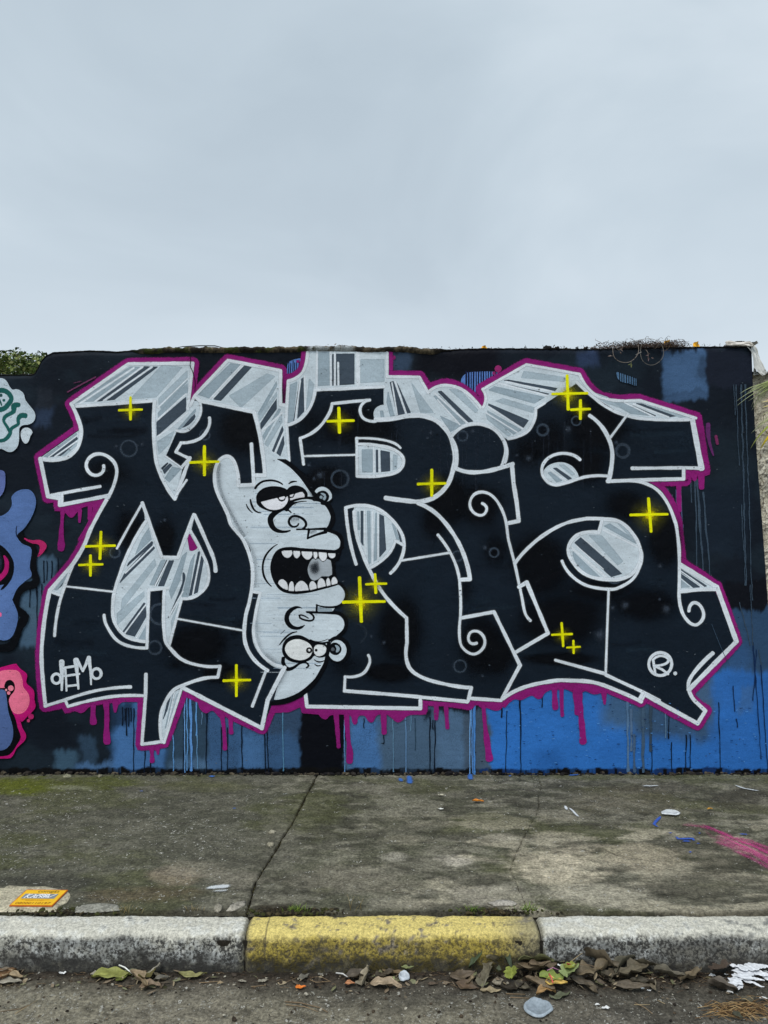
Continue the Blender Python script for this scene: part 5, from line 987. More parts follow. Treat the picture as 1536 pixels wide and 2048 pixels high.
ribbon('hanging_fold', [q(1494,694,-.012), q(1502,702,-.014), q(1506,716,-.016), q(1508,735,-.016), q(1518,746,-.02), q(1526,752,-.02)], [q(1503,687,.1), q(1510,700,.08), q(1516,712,.04), q(1522,722,.02), q(1530,738,0), q(1535,746,0)], (186, 186, 182), 2.2, TP)
ribbon('hanging_fold', [q(1500,688,.12), q(1506,692,.12), q(1510,704,.12), q(1516,716,.12)], [q(1507,686,.2), q(1512,694,.2), q(1516,704,.2), q(1520,716,.2)], (200, 196, 186), 5.2, TP)
ribbon('hanging_fold', [q(1507,735,.01), q(1507,745,.01), q(1507,751,.01)], [q(1510,736,.03), q(1515,746,.03), q(1520,749,.03)], (176, 178, 176), 7.2, TP)
tag(mesh('black_plastic_strip', [q(340,697,.02), q(365,692.4,.03), q(400,690.4,.04), q(430,690.6,.05), q(447,695,.06), q(447,696,.17), q(430,692.6,.16), q(400,692,.16), q(365,694,.16), q(340,698,.16)] + [q(340,698,.02), q(365,694.2,.03), q(400,692.6,.04), q(430,692.8,.05), q(447,696.4,.06)],
     [(0, 1, 8, 9), (1, 2, 7, 8), (2, 3, 6, 7), (3, 4, 5, 6), (0, 10, 11, 1), (1, 11, 12, 2), (2, 12, 13, 3), (3, 13, 14, 4)], M_plain, None, [lin((24, 24, 28))]*15), 'thin black plastic strip lying curved on top of the wall', 'plastic strip')

# ------------------------------------------------------------------ plants on and behind the wall
TW = lambda px: float(wz(top_y(px)))
cv = tag(empty('dry_creeper', (wx(1290), 0.1, TW(1290))), 'tangle of dry brown creeper sprawling over the wall top with two hanging loops', 'creeper')
def child(o, root): o.parent = root; o.matrix_parent_inverse = root.matrix_world.inverted() if False else o.matrix_parent_inverse; return o
bg_ = Bag(); rr = random.Random(31)
def local(p): return (p[0]-wx(1290), p[1]-0.1, p[2]-TW(1290))
for i in range(1000):
    x = rr.choice([rr.gauss(1270, 26), rr.uniform(1186, 1350), rr.gauss(1290, 30), rr.gauss(1345, 14)]); x = min(1372, max(1186, x)); z = TW(x)
    h = (0.012+0.026*fbm(x/14, 0.0, 77)*(1 if x < 1320 else 0.7)+0.02*math.exp(-((x-1343)/12)**2)); p = [wx(x), rr.uniform(-0.03, 0.16), z+rr.uniform(-0.002, h*0.8)]
    a = rr.uniform(0, 6.28); pts = []
    for k in range(6):
        pts.append(local(p)); a += rr.gauss(0, 0.6); p = [p[0]+0.011*math.cos(a), p[1]+0.007*math.sin(a), max(z-0.03 if p[1] < -0.01 else z, p[2]+rr.gauss(0, 0.006))]
    c_ = lin(rr.choice([(50, 38, 34), (64, 48, 40), (80, 64, 54), (34, 27, 26), (100, 84, 74)]))
    bg_.add(*tube(pts, rr.uniform(0.0008, 0.0018), 4, 0.6), c_)
for i in range(800):
    x = rr.choice([rr.gauss(1270, 34), rr.uniform(1188, 1350), rr.gauss(1344, 12), rr.uniform(1100,1480), rr.uniform(640,1500)]); z = TW(x); s_ = rr.uniform(0.003, 0.010); h = 0.026 if 1190 < x < 1350 else 0.006
    c0 = Vector(local((wx(x), rr.uniform(-0.03, 0.15), z+rr.uniform(0, h)))); u1 = Vector((rr.gauss(0, 1), rr.gauss(0, 1), rr.gauss(0, 1))).normalized()*s_; u2 = u1.orthogonal().normalized()*s_*0.45
    bg_.add([c0-u1, c0+u2, c0+u1, c0-u2], [(0, 1, 2, 3)], lin(rr.choice([(66, 50, 42), (48, 36, 32), (90, 72, 56), (34, 28, 28)])))
tag(bg_.build('twig_tangle', M_leaf, cv, False), kind='stuff')
def loop_obj(name, pts, r, rgb):
    c = curve(parse(pts), False, 3); b = Bag(); b.add(*tube([local((wx(p[0]), -0.028-0.012*math.sin(i/len(c)*3.1), wz(p[1]))) for i, p in enumerate(c)], r, 5), lin(rgb)); return b.build(name, M_leaf, cv)
loop_obj('stem', 'G 1224,688 1222,705~ 1225,718~ 1235,726~ 1248,728~ 1258,725~ 1268,716~ 1273,705~ 1272,692', 0.0016, (122, 112, 104))
loop_obj('stem', 'G 1280,690 1277,712~ 1282,726~ 1295,733~ 1308,730~ 1320,718~ 1322,702~ 1316,688', 0.0015, (104, 100, 94))
loop_obj('stem', 'G 1250,689 1270,684~ 1290,681~ 1305,683~ 1312,690~ 1306,700', 0.0012, (120, 110, 100))
loop_obj('stem', 'G 1230,693 1231,703~ 1238,701', 0.0013, (120, 108, 98)); loop_obj('stem', 'G 1288,702 1291,708~ 1291,720', 0.0013, (120, 108, 98)); loop_obj('stem', 'G 1259,724 1257,732', 0.0012, (110, 112, 84)); loop_obj('stem', 'G 1268,712 1278,707', 0.0014, (150, 146, 144)); loop_obj('stem', 'G 1224,714 1214,715', 0.0012, (124, 112, 104))
for x, y, a, s_, rgb in [(1214,715,2.9,.010,(150,136,130)),(1238,703,.9,.012,(140,124,118)),(1236,709,.9,.008,(140,124,118)),(1257,734,1.5,.013,(120,124,84)),(1253,732,2.8,.009,(110,116,78)),(1291,722,1.5,.011,(128,108,112)),(1288,714,2.9,.008,(128,108,112)),(1299,719,.1,.009,(140,122,120)),(1293,711,.6,.006,(128,108,112))]:
    o = Vector(local((wx(x), -0.045, wz(y)))); d = Vector((math.cos(a), 0.2, -math.sin(a))); n_ = Vector((math.sin(a), 0.3, math.cos(a)))*0.36
    mesh('dead_leaf', [o-d*s_, o-d*0.2*s_+n_*s_+Vector((0, -.003, 0)), o+d*s_, o-d*0.1*s_-n_*s_, o+Vector((0, .003, 0))], [(0, 1, 4), (1, 2, 4), (2, 3, 4), (3, 0, 4)], M_leaf, cv, [lin(rgb)]*5)

def leafmesh(L, Wd, kind, rgb, curl, fold, seed, vein=0.8):
    n, m = 14, 9; X = np.zeros((n, m)); Y = X.copy(); Z = X.copy(); C = np.zeros((n, m, 3)); r = random.Random(seed); ph = r.uniform(0, 9)
    for i in range(n):
        t = i/(n-1)
        w = {'ovate': 1.05*math.sin(math.pi*t**0.75)**1.15*(1.1-0.3*t), 'long': math.sin(math.pi*t**0.8)**1.1, 'lobed': (0.25+0.9*math.sin(math.pi*min(1, t*0.97+0.02))**0.5)*(0.66+0.38*abs(math.sin(t*8.2+0.4))), 'torn': (math.sin(math.pi*t**.85)**0.7)*(0.8+0.75*mnoise.noise((t*5, seed, 1)))}[kind]
        w = max(w, 0.03)
        for j in range(m):
            g = (j/(m-1)-0.5)*2
            ed = 1+(0.10*mnoise.noise((t*9, g*3, seed))+0.05*math.sin(t*30+ph)) if abs(g) > 0.8 else 1
            x = (t-0.5)*L; y = g*w*Wd/2*ed
            z = curl*L*(t-0.5)**2*2.0*math.cos(ph*0.3)+fold*abs(g)*w*Wd*0.5+0.13*L*mnoise.noise((t*3.5+seed, g*2.2, 5))+curl*0.12*L*(g*g)
            X[i, j] = x; Y[i, j] = y; Z[i, j] = z
            k = 0.82+0.3*mnoise.noise((t*6+seed, g*4, 1))+(0.5*vein if j == m//2 else 0)+(0.22 if abs(g) > 0.9 else 0)-(0.06 if (i+j) % 3 == 0 else 0)  # paler midrib; rims brightened as a painted highlight
            C[i, j] = np.array(lin(rgb))*k
    return X, Y, Z, C
LID = [0]
def leaf(px, py, lpx, ang, kind, rgb, label, wr=0.6, tilt=(0, 0), curl=0.25, fold=0.25, lift=0.004, road_=True, cat='leaf', name='fallen_leaf', group=None, vein=0.8):
    LID[0] += 1; rj = random.Random(LID[0]); z = ZR if road_ else 0.0; p = gp(px, py, z); Lm = lpx*(p.y+DIST)/FOC*((1.22 if kind != 'lobed' else 0.95) if lpx > 24 else 1.05)
    if px > 1140 and road_ and lpx > 30: ang += rj.uniform(-28, 28); fold += 0.15; tilt = (tilt[0]+rj.uniform(-14, 14), tilt[1]+rj.uniform(-12, 6))
    X, Y, Z, C = leafmesh(Lm, Lm*wr, kind, rgb, curl, fold, LID[0]*7.3, vein)
    X2 = X; a = math.radians(ang); ry, rx_ = math.radians(tilt[0]), math.radians(tilt[1])
    x1 = X*math.cos(ry)+Z*math.sin(ry); z1 = -X*math.sin(ry)+Z*math.cos(ry); y1 = Y*math.cos(rx_)-z1*math.sin(rx_); z2 = Y*math.sin(rx_)+z1*math.cos(rx_)
    XX = x1*math.cos(a)-y1*math.sin(a); YY = x1*math.sin(a)+y1*math.cos(a); z2 = z2-z2.min()+lift
    o = grid(name, XX, YY, z2, M_leaf, None, C); o.location = (p.x, p.y, z); return tag(o, label, cat, group)

# yellow leaves lying on the coping
for x, y, w_, h_, lab in [(1340, 689, 15, 14, 'orange-yellow dry leaf caught in the creeper on the wall top'), (1398, 690, 13, 10, 'bright yellow leaf standing on the wall top near the tarpaulin'), (970, 693, 11, 5, 'small mustard leaf on the wall top above the dot of the i')]:
    b = Bag(); w2 = w_/PXM/2; h2 = h_/PXM; n = 9
    V = [(0, 0, 0)]; 
    for i in range(n+1):
        a = math.pi*i/n; V.append((w2*math.cos(a)*(1+.12*math.sin(i*2.3)), 0.012*math.sin(i*1.1), h2*math.sin(a)**0.6*(1+.1*math.cos(i*1.9))))
    o = mesh('fallen_leaf', V+[(v[0], v[1]+0.004, v[2]) for v in V], [(0, i, i+1) for i in range(1, n+1)]+[(n+2, n+3+i, n+2+i) for i in range(1, n+1)], M_leaf, None, [lin((222, 168, 40))]*len(V)*2)
    o.location = (wx(x), 0.03, TW(x)+0.002); tag(o, lab, 'leaf')
bs = Bag()
for i in range(46):
    x = rr.choice([rr.uniform(1040, 1180), rr.gauss(1090, 18), rr.uniform(700, 1480)]); h = rr.uniform(0.004, 0.016)*(1.3 if abs(x-1085) < 25 else 0.7)
    V, F = stone((wx(x), rr.uniform(0, 0.12), TW(x)+0.001), h*rr.uniform(0.7, 1.6), h, h, i); bs.add(V, F, lin(rr.choice([(40, 36, 32), (60, 50, 42), (28, 26, 26)])))
for x in (728, 1090, 1055, 1172, 1369, 1415): bs.add(*tube([(wx(x), 0.03, TW(x)), (wx(x-1), 0.03, TW(x)+0.012), (wx(x-3), 0.03, TW(x)+0.022)], 0.002, 4, 0.2), lin((30, 28, 28)))
tag(bs.build('wall_top_debris', M_rough, None, False), kind='stuff')

# hedge behind the low left end of the wall
sh_ = tag(empty('hedge_shrub', (wx(0), 0.9, 0)), 'leafy green shrub showing above the low left end of the wall', 'shrub')
st = Bag(); rr = random.Random(5)
for i in range(16):
    x = -1.2+i*0.1; st.add(*tube([(x, 0, -0.2), (x+rr.uniform(-.1, .1), rr.uniform(-.1, .1), 1.2), (x+rr.uniform(-.15, .15), rr.uniform(-.2, .2), 2.3)], 0.012, 5, 0.4), lin((70, 58, 44)))
st.build('stem', M_rough, sh_)
lf = Bag()
for i in range(15000):
    x = rr.uniform(-1.4, 0.26); yy_ = rr.uniform(-0.3, 0.35)
    top = 2.43+0.10*(fbm(x*5, yy_*3, 500)-0.5)+0.05*(fbm(x*17, yy_*9, 501)-0.5)-(0.05 if x > -0.07 else 0)-max(0, x-0.12)*0.5; z = top-abs(rr.gauss(0, 0.13)); s_ = rr.uniform(0.009, 0.019)
    d = Vector((rr.gauss(0, 1), rr.gauss(0, 1), rr.gauss(0.3, 0.7))).normalized(); w_ = d.cross(Vector((rr.gauss(0, 1), rr.gauss(0, 1), rr.gauss(0, 1)))).normalized()*0.5; c0 = Vector((x, yy_, z)); k = rr.uniform(0.6, 1.25)
    g_ = rr.choice([(84, 104, 44), (66, 86, 34), (110, 122, 60), (50, 68, 28), (128, 132, 76)])
    lf.add([c0-d*s_, c0+w_*s_+d*s_*0.1, c0+d*s_, c0-w_*s_+d*s_*0.1], [(0, 1, 2), (0, 2, 3)], tuple(v*k for v in lin(g_)))
tag(lf.build('foliage', M_leaf, sh_, False), kind='stuff')

# palm fronds reaching in from beyond the right edge
def blade(name, P0, P1, P2, w, rgb, parent, rgb2=None):
    n = 22; X = np.zeros((n, 3)); Y = X.copy(); Z = X.copy(); C = np.zeros((n, 3, 3)); P0, P1, P2 = map(Vector, (P0, P1, P2))
    for i in range(n):
        t = i/(n-1); p = P0*(1-t)**2+P1*2*t*(1-t)+P2*t*t; d = ((P1-P0)*(1-t)+(P2-P1)*t).normalized(); s = d.cross(Vector((0.15, -0.9, 0.45))).normalized()*w*(1-t)**0.55*min(1, 0.35+t*4)
        c0 = np.array(lin(rgb)); c1 = np.array(lin(rgb2 or rgb)); k = t**1.5; cc_ = c0*(1-k)+c1*k
        for j, (o, dz) in enumerate(((-1, 0.0), (0, -0.25), (1, 0.0))):
            q_ = p+s*o+Vector((0, dz*w, 0)); X[i, j], Y[i, j], Z[i, j] = q_; C[i, j] = cc_*(1.25 if j == 1 else 0.9+0.1*mnoise.noise((t*20, j, w*99)))
    return grid(name, X, Y, Z, M_leaf, parent, C)
PQ = (1416, 760, 11.375)
def pt(x, y, dy=-0.14): return at(PQ[0]+x/PQ[2], PQ[1]+y/PQ[2], dy)
F1_ = tag(empty('palm_frond'), 'green palm frond drooping over the right end of the graffiti wall', 'palm frond')
F2_ = tag(empty('palm_frond'), 'yellowing palm frond hanging in front of the pale stucco wall', 'palm frond')
def ra(root, pts): 
    b = Bag(); b.add(*tube(pts, 0.009, 6, 0.6), lin((120, 130, 70))); b.build('rachis', M_leaf, root)
B1 = [(3000, -900), (2300, -420), (1700, -60), (1430, 60)]
ra(F1_, [pt(*p, -0.16) for p in B1])
def bl(root, tip, via, base, w, rgb, rgb2=None): blade('leaflet', pt(*base, -0.16), pt(*via, -0.17), pt(*tip, -0.10), w, rgb, root, rgb2)
GR, GP, YL = (112, 122, 62), (176, 182, 150), (206, 168, 30)
for tip, via, base, w in [((715,325),(930,130),(1480,30),.0028),((640,490),(1000,200),(1500,20),.0026),((655,590),(1000,290),(1500,60),.0024),((905,490),(1130,330),(1480,150),.0024),((985,610),(1130,170),(1560,-80),.0032),((1000,560),(1180,160),(1520,0),.0022),((860,300),(1060,170),(1500,0),.0026),((930,250),(1120,110),(1540,-40),.0040),((900,330),(1090,190),(1480,60),.003),((1150,380),(1250,160),(1600,-60),.003)]:
    bl(F1_, tip, via, base, w, GR, GP)
for k in range(30):
    t = k/29; b = (1500+1500*t, 20-900*t); bl(F1_, (b[0]-500-80*R.random(), b[1]+620+60*R.random()), (b[0]-260, b[1]+170), b, 0.0032, GR, GP); bl(F1_, (b[0]+120, b[1]+820), (b[0]+60, b[1]+360), b, 0.0032, GR, GP)
ra(F2_, [pt(*p, -0.14) for p in [(3000, -300), (2400, 100), (1900, 500), (1620, 800), (1500, 1000)]])
for tip, via, base, w, c1, c2 in [((1140,520),(1280,480),(1900,400),.0034,YL,GP),((1170,640),(1290,600),(1800,480),.0034,YL,GP),((1170,840),(1280,750),(1700,600),.0024,(150,150,80),GP),((1180,950),(1290,850),(1650,700),.0022,(150,150,80),GP),((980,1215),(1170,1010),(1640,720),.0030,(130,140,70),GP),((1040,1075),(1120,1010),(1640,700),.0018,(150,150,90),GP),
                                  ((970,1560),(1130,1230),(1560,900),.0056,(128,140,36),(170,176,110)),((1170,1640),(1230,1440),(1560,1080),.0068,(200,170,10),(190,180,60)),((1180,1600),(1260,1380),(1600,1000),.004,(206,178,20),YL),((1230,260),(1300,270),(1900,330),.0028,(150,120,110),(170,150,140)),((1250,450),(1300,430),(1850,420),.003,(190,110,80),(170,120,90))]:
    bl(F2_, tip, via, base, w, c1, c2)
for k in range(14):
    t = k/13; b = (1560+1300*t, 900-1150*t); bl(F2_, (b[0]-300-60*R.random(), b[1]+520+80*R.random()), (b[0]-170, b[1]+170), b, 0.004, R.choice([YL, (140, 146, 50)]), GP)
fr = tag(empty('dry_climber'), 'thin dark dry stems clinging to the pale stucco wall', 'climber')
rr = random.Random(8); b = Bag()
for i in range(150):
    x = wx(rr.uniform(1514, 1640)); z = wz(rr.uniform(760, 1150)); a = rr.uniform(-2.2, -0.9); pts = []
    for k in range(9): pts.append((x, 0.022+rr.uniform(-.006, .004), z)); a += rr.gauss(0, 0.5); x += 0.012*math.cos(a); z += 0.012*math.sin(a)
    b.add(*tube(pts, rr.uniform(0.0008, 0.002), 4, 0.5), lin(rr.choice([(44, 36, 32), (70, 52, 48), (96, 84, 72)])))
tag(b.build('stems', M_rough, fr), kind='stuff')

# ------------------------------------------------------------------ gas-line marker plate set in mortar
p00, p10, p11, p01 = gp(17.7, 1818), gp(105, 1818.4), gp(135.4, 1786.7), gp(54, 1785.6)
def patchmesh(name, pts, z, mat, rgb, parent=None, dome=0.004):
    C0 = sum((Vector(p) for p in pts), Vector())/len(pts); V = []; F = []; n = len(pts); K = [(0.0, 1), (0.35, 1), (0.7, .95), (0.92, .75), (1.0, 0)]
    V.append((C0.x, C0.y, z+dome))
    for f, h in K[1:]:
        for p in pts: V.append((C0.x+(p[0]-C0.x)*f, C0.y+(p[1]-C0.y)*f, z+dome*h+0.0015*mnoise.noise((p[0]*40*f, p[1]*40, f*9))))
    for i in range(n): F.append((0, 1+i, 1+(i+1) % n))
    for k in range(len(K)-2):
        for i in range(n): a = 1+k*n+i; b_ = 1+k*n+(i+1) % n; F.append((a, a+n, b_+n, b_))
    return mesh(name, V, F, mat, parent, [lin(rgb)]*len(V), None, True)
mortar = [gp(*p, 0) for p in [(-30,1778),(7,1778),(14,1773),(40,1774),(66,1776),(90,1774),(118,1780),(139,1785),(141,1794),(134,1806),(116,1814),(112,1824),(60,1825),(-30,1825)]]
mo = tag(patchmesh('mortar_patch', mortar, 0.001, M_rough, (168, 160, 138), None, 0.007), 'pale cracked mortar patch holding the orange marker plate', 'mortar patch')
mo2 = [gp(*p, 0) for p in [(150,1818),(165,1812),(200,1808),(236,1811),(240,1822),(190,1826),(150,1826)]]
tag(patchmesh('mortar_patch', mo2, 0.001, M_rough, (132, 130, 120), None, 0.005), 'thin grey mortar flake beside the kerb, right of the plate', 'mortar patch')
pc = (p00+p10+p11+p01)/4
ex = ((p10-p00)+(p11-p01)).normalized(); wpl = ((p10-p00).length+(p11-p01).length)/2; up = ((p01-p00)+(p11-p10))/2
plate = tag(empty('marker_plate', (pc.x, pc.y, 0.009)), 'orange-yellow gas company plate set flat in the pavement by the kerb', 'marker plate')
def PL(u_, v_): d = ex*(u_-0.5)*wpl+up*(v_-0.5); return (d.x, d.y)
V = []; 
for z in (0.0, 0.0035):
    for a_, b_ in ((0, 0), (1, 0), (1, 1), (0, 1)): x, y = PL(a_, b_); V.append((x, y, z))
mesh('plate', V, [(4, 5, 6, 7), (0, 1, 5, 4), (1, 2, 6, 5), (2, 3, 7, 6), (3, 0, 4, 7)], M_plain, plate, [lin((190, 96, 20))]*8)
V = [(*PL(a_, b_), 0.0039) for a_, b_ in ((0.02, 0.03), (0.98, 0.03), (0.98, 0.96), (0.02, 0.96))]
mesh('plate_face', V, [(0, 1, 2, 3)], M_plain, plate, [lin((250, 178, 34))]*4)
V = [(*PL(a_, b_), 0.0043) for a_, b_ in ((0.09, 0.42), (0.88, 0.42), (0.88, 0.72), (0.09, 0.72))]
mesh('grey_panel', V, [(0, 1, 2, 3)], M_plain, plate, [lin((118, 128, 136))]*4)
def plate_text(txt, u0, v0, u1, v1, rgb, z):
    cu = D.curves.new('t', 'FONT'); cu.body = txt; cu.size = 1; cu.resolution_u = 3; ob = D.objects.new('t', cu); COL.objects.link(ob)
    dg = bpy.context.evaluated_depsgraph_get(); me = D.meshes.new_from_object(ob.evaluated_get(dg)); D.objects.remove(ob)
    xs_ = [v.co.x for v in me.vertices]; ys_ = [v.co.y for v in me.vertices]; x0, x1, y0, y1 = min(xs_), max(xs_), min(ys_), max(ys_)
    for v in me.vertices:
        a_ = u0+(u1-u0)*(v.co.x-x0)/(x1-x0); b_ = v0+(v1-v0)*(v.co.y-y0)/(y1-y0); x, y = PL(a_, b_); v.co = (x, y, z)
    me.materials.clear(); setcol(me, [lin(rgb)]*len(me.vertices)); link('lettering', me, M_plain, plate)
plate_text('comgás', 0.34, 0.76, 0.84, 0.95, (70, 52, 30), 0.0044)
plate_text('08000110197', 0.09, 0.08, 0.90, 0.20, (120, 52, 16), 0.0044)
pr = Bag()
for r_ in range(2):
    u_ = 0.14+0.12*r_
    while u_ < 0.82-0.12*r_:
        w_ = R.uniform(.012, .03); v_ = 0.335-0.055*r_; pr.add([(*PL(u_, v_), .0044), (*PL(u_+w_, v_), .0044), (*PL(u_+w_, v_+.03), .0044), (*PL(u_, v_+.03), .0044)], [(0, 1, 2, 3)], lin((186, 124, 24))); u_ += w_+R.choice([.008, .008, .022])
tag(pr.build('worn_print', M_plain, plate, False), kind='stuff')

sg = Bag()
for pts in [[(.16,.45),(.20,.70)],[(.27,.69),(.18,.58),(.26,.45)],[(.31,.45),(.35,.68)],[(.37,.66),(.38,.47),(.46,.47)],[(.45,.68),(.42,.5)],[(.50,.47),(.55,.6),(.52,.69),(.47,.6),(.58,.47)],[(.60,.47),(.67,.66),(.60,.69),(.58,.55),(.68,.48)],[(.68,.69),(.72,.47),(.84,.68)],[(.28,.47),(.50,.69)],[(.55,.69),(.70,.50)]]:
    P = [Vector((*PL(*p), 0.0047)) for p in pts]
    for a_, b_ in zip(P, P[1:]):
        d = (b_-a_).normalized(); nn = Vector((-d.y, d.x, 0))*0.0018; z_ = Vector((0, 0, 0.00003*len(sg.V)/4)); sg.add([a_-nn-d*.001+z_, b_-nn+d*.001+z_, b_+nn+d*.001+z_, a_+nn-d*.001+z_], [(0, 1, 2, 3)], lin((230, 234, 236)))
sg.build('scrawled_tag', M_plain, plate)

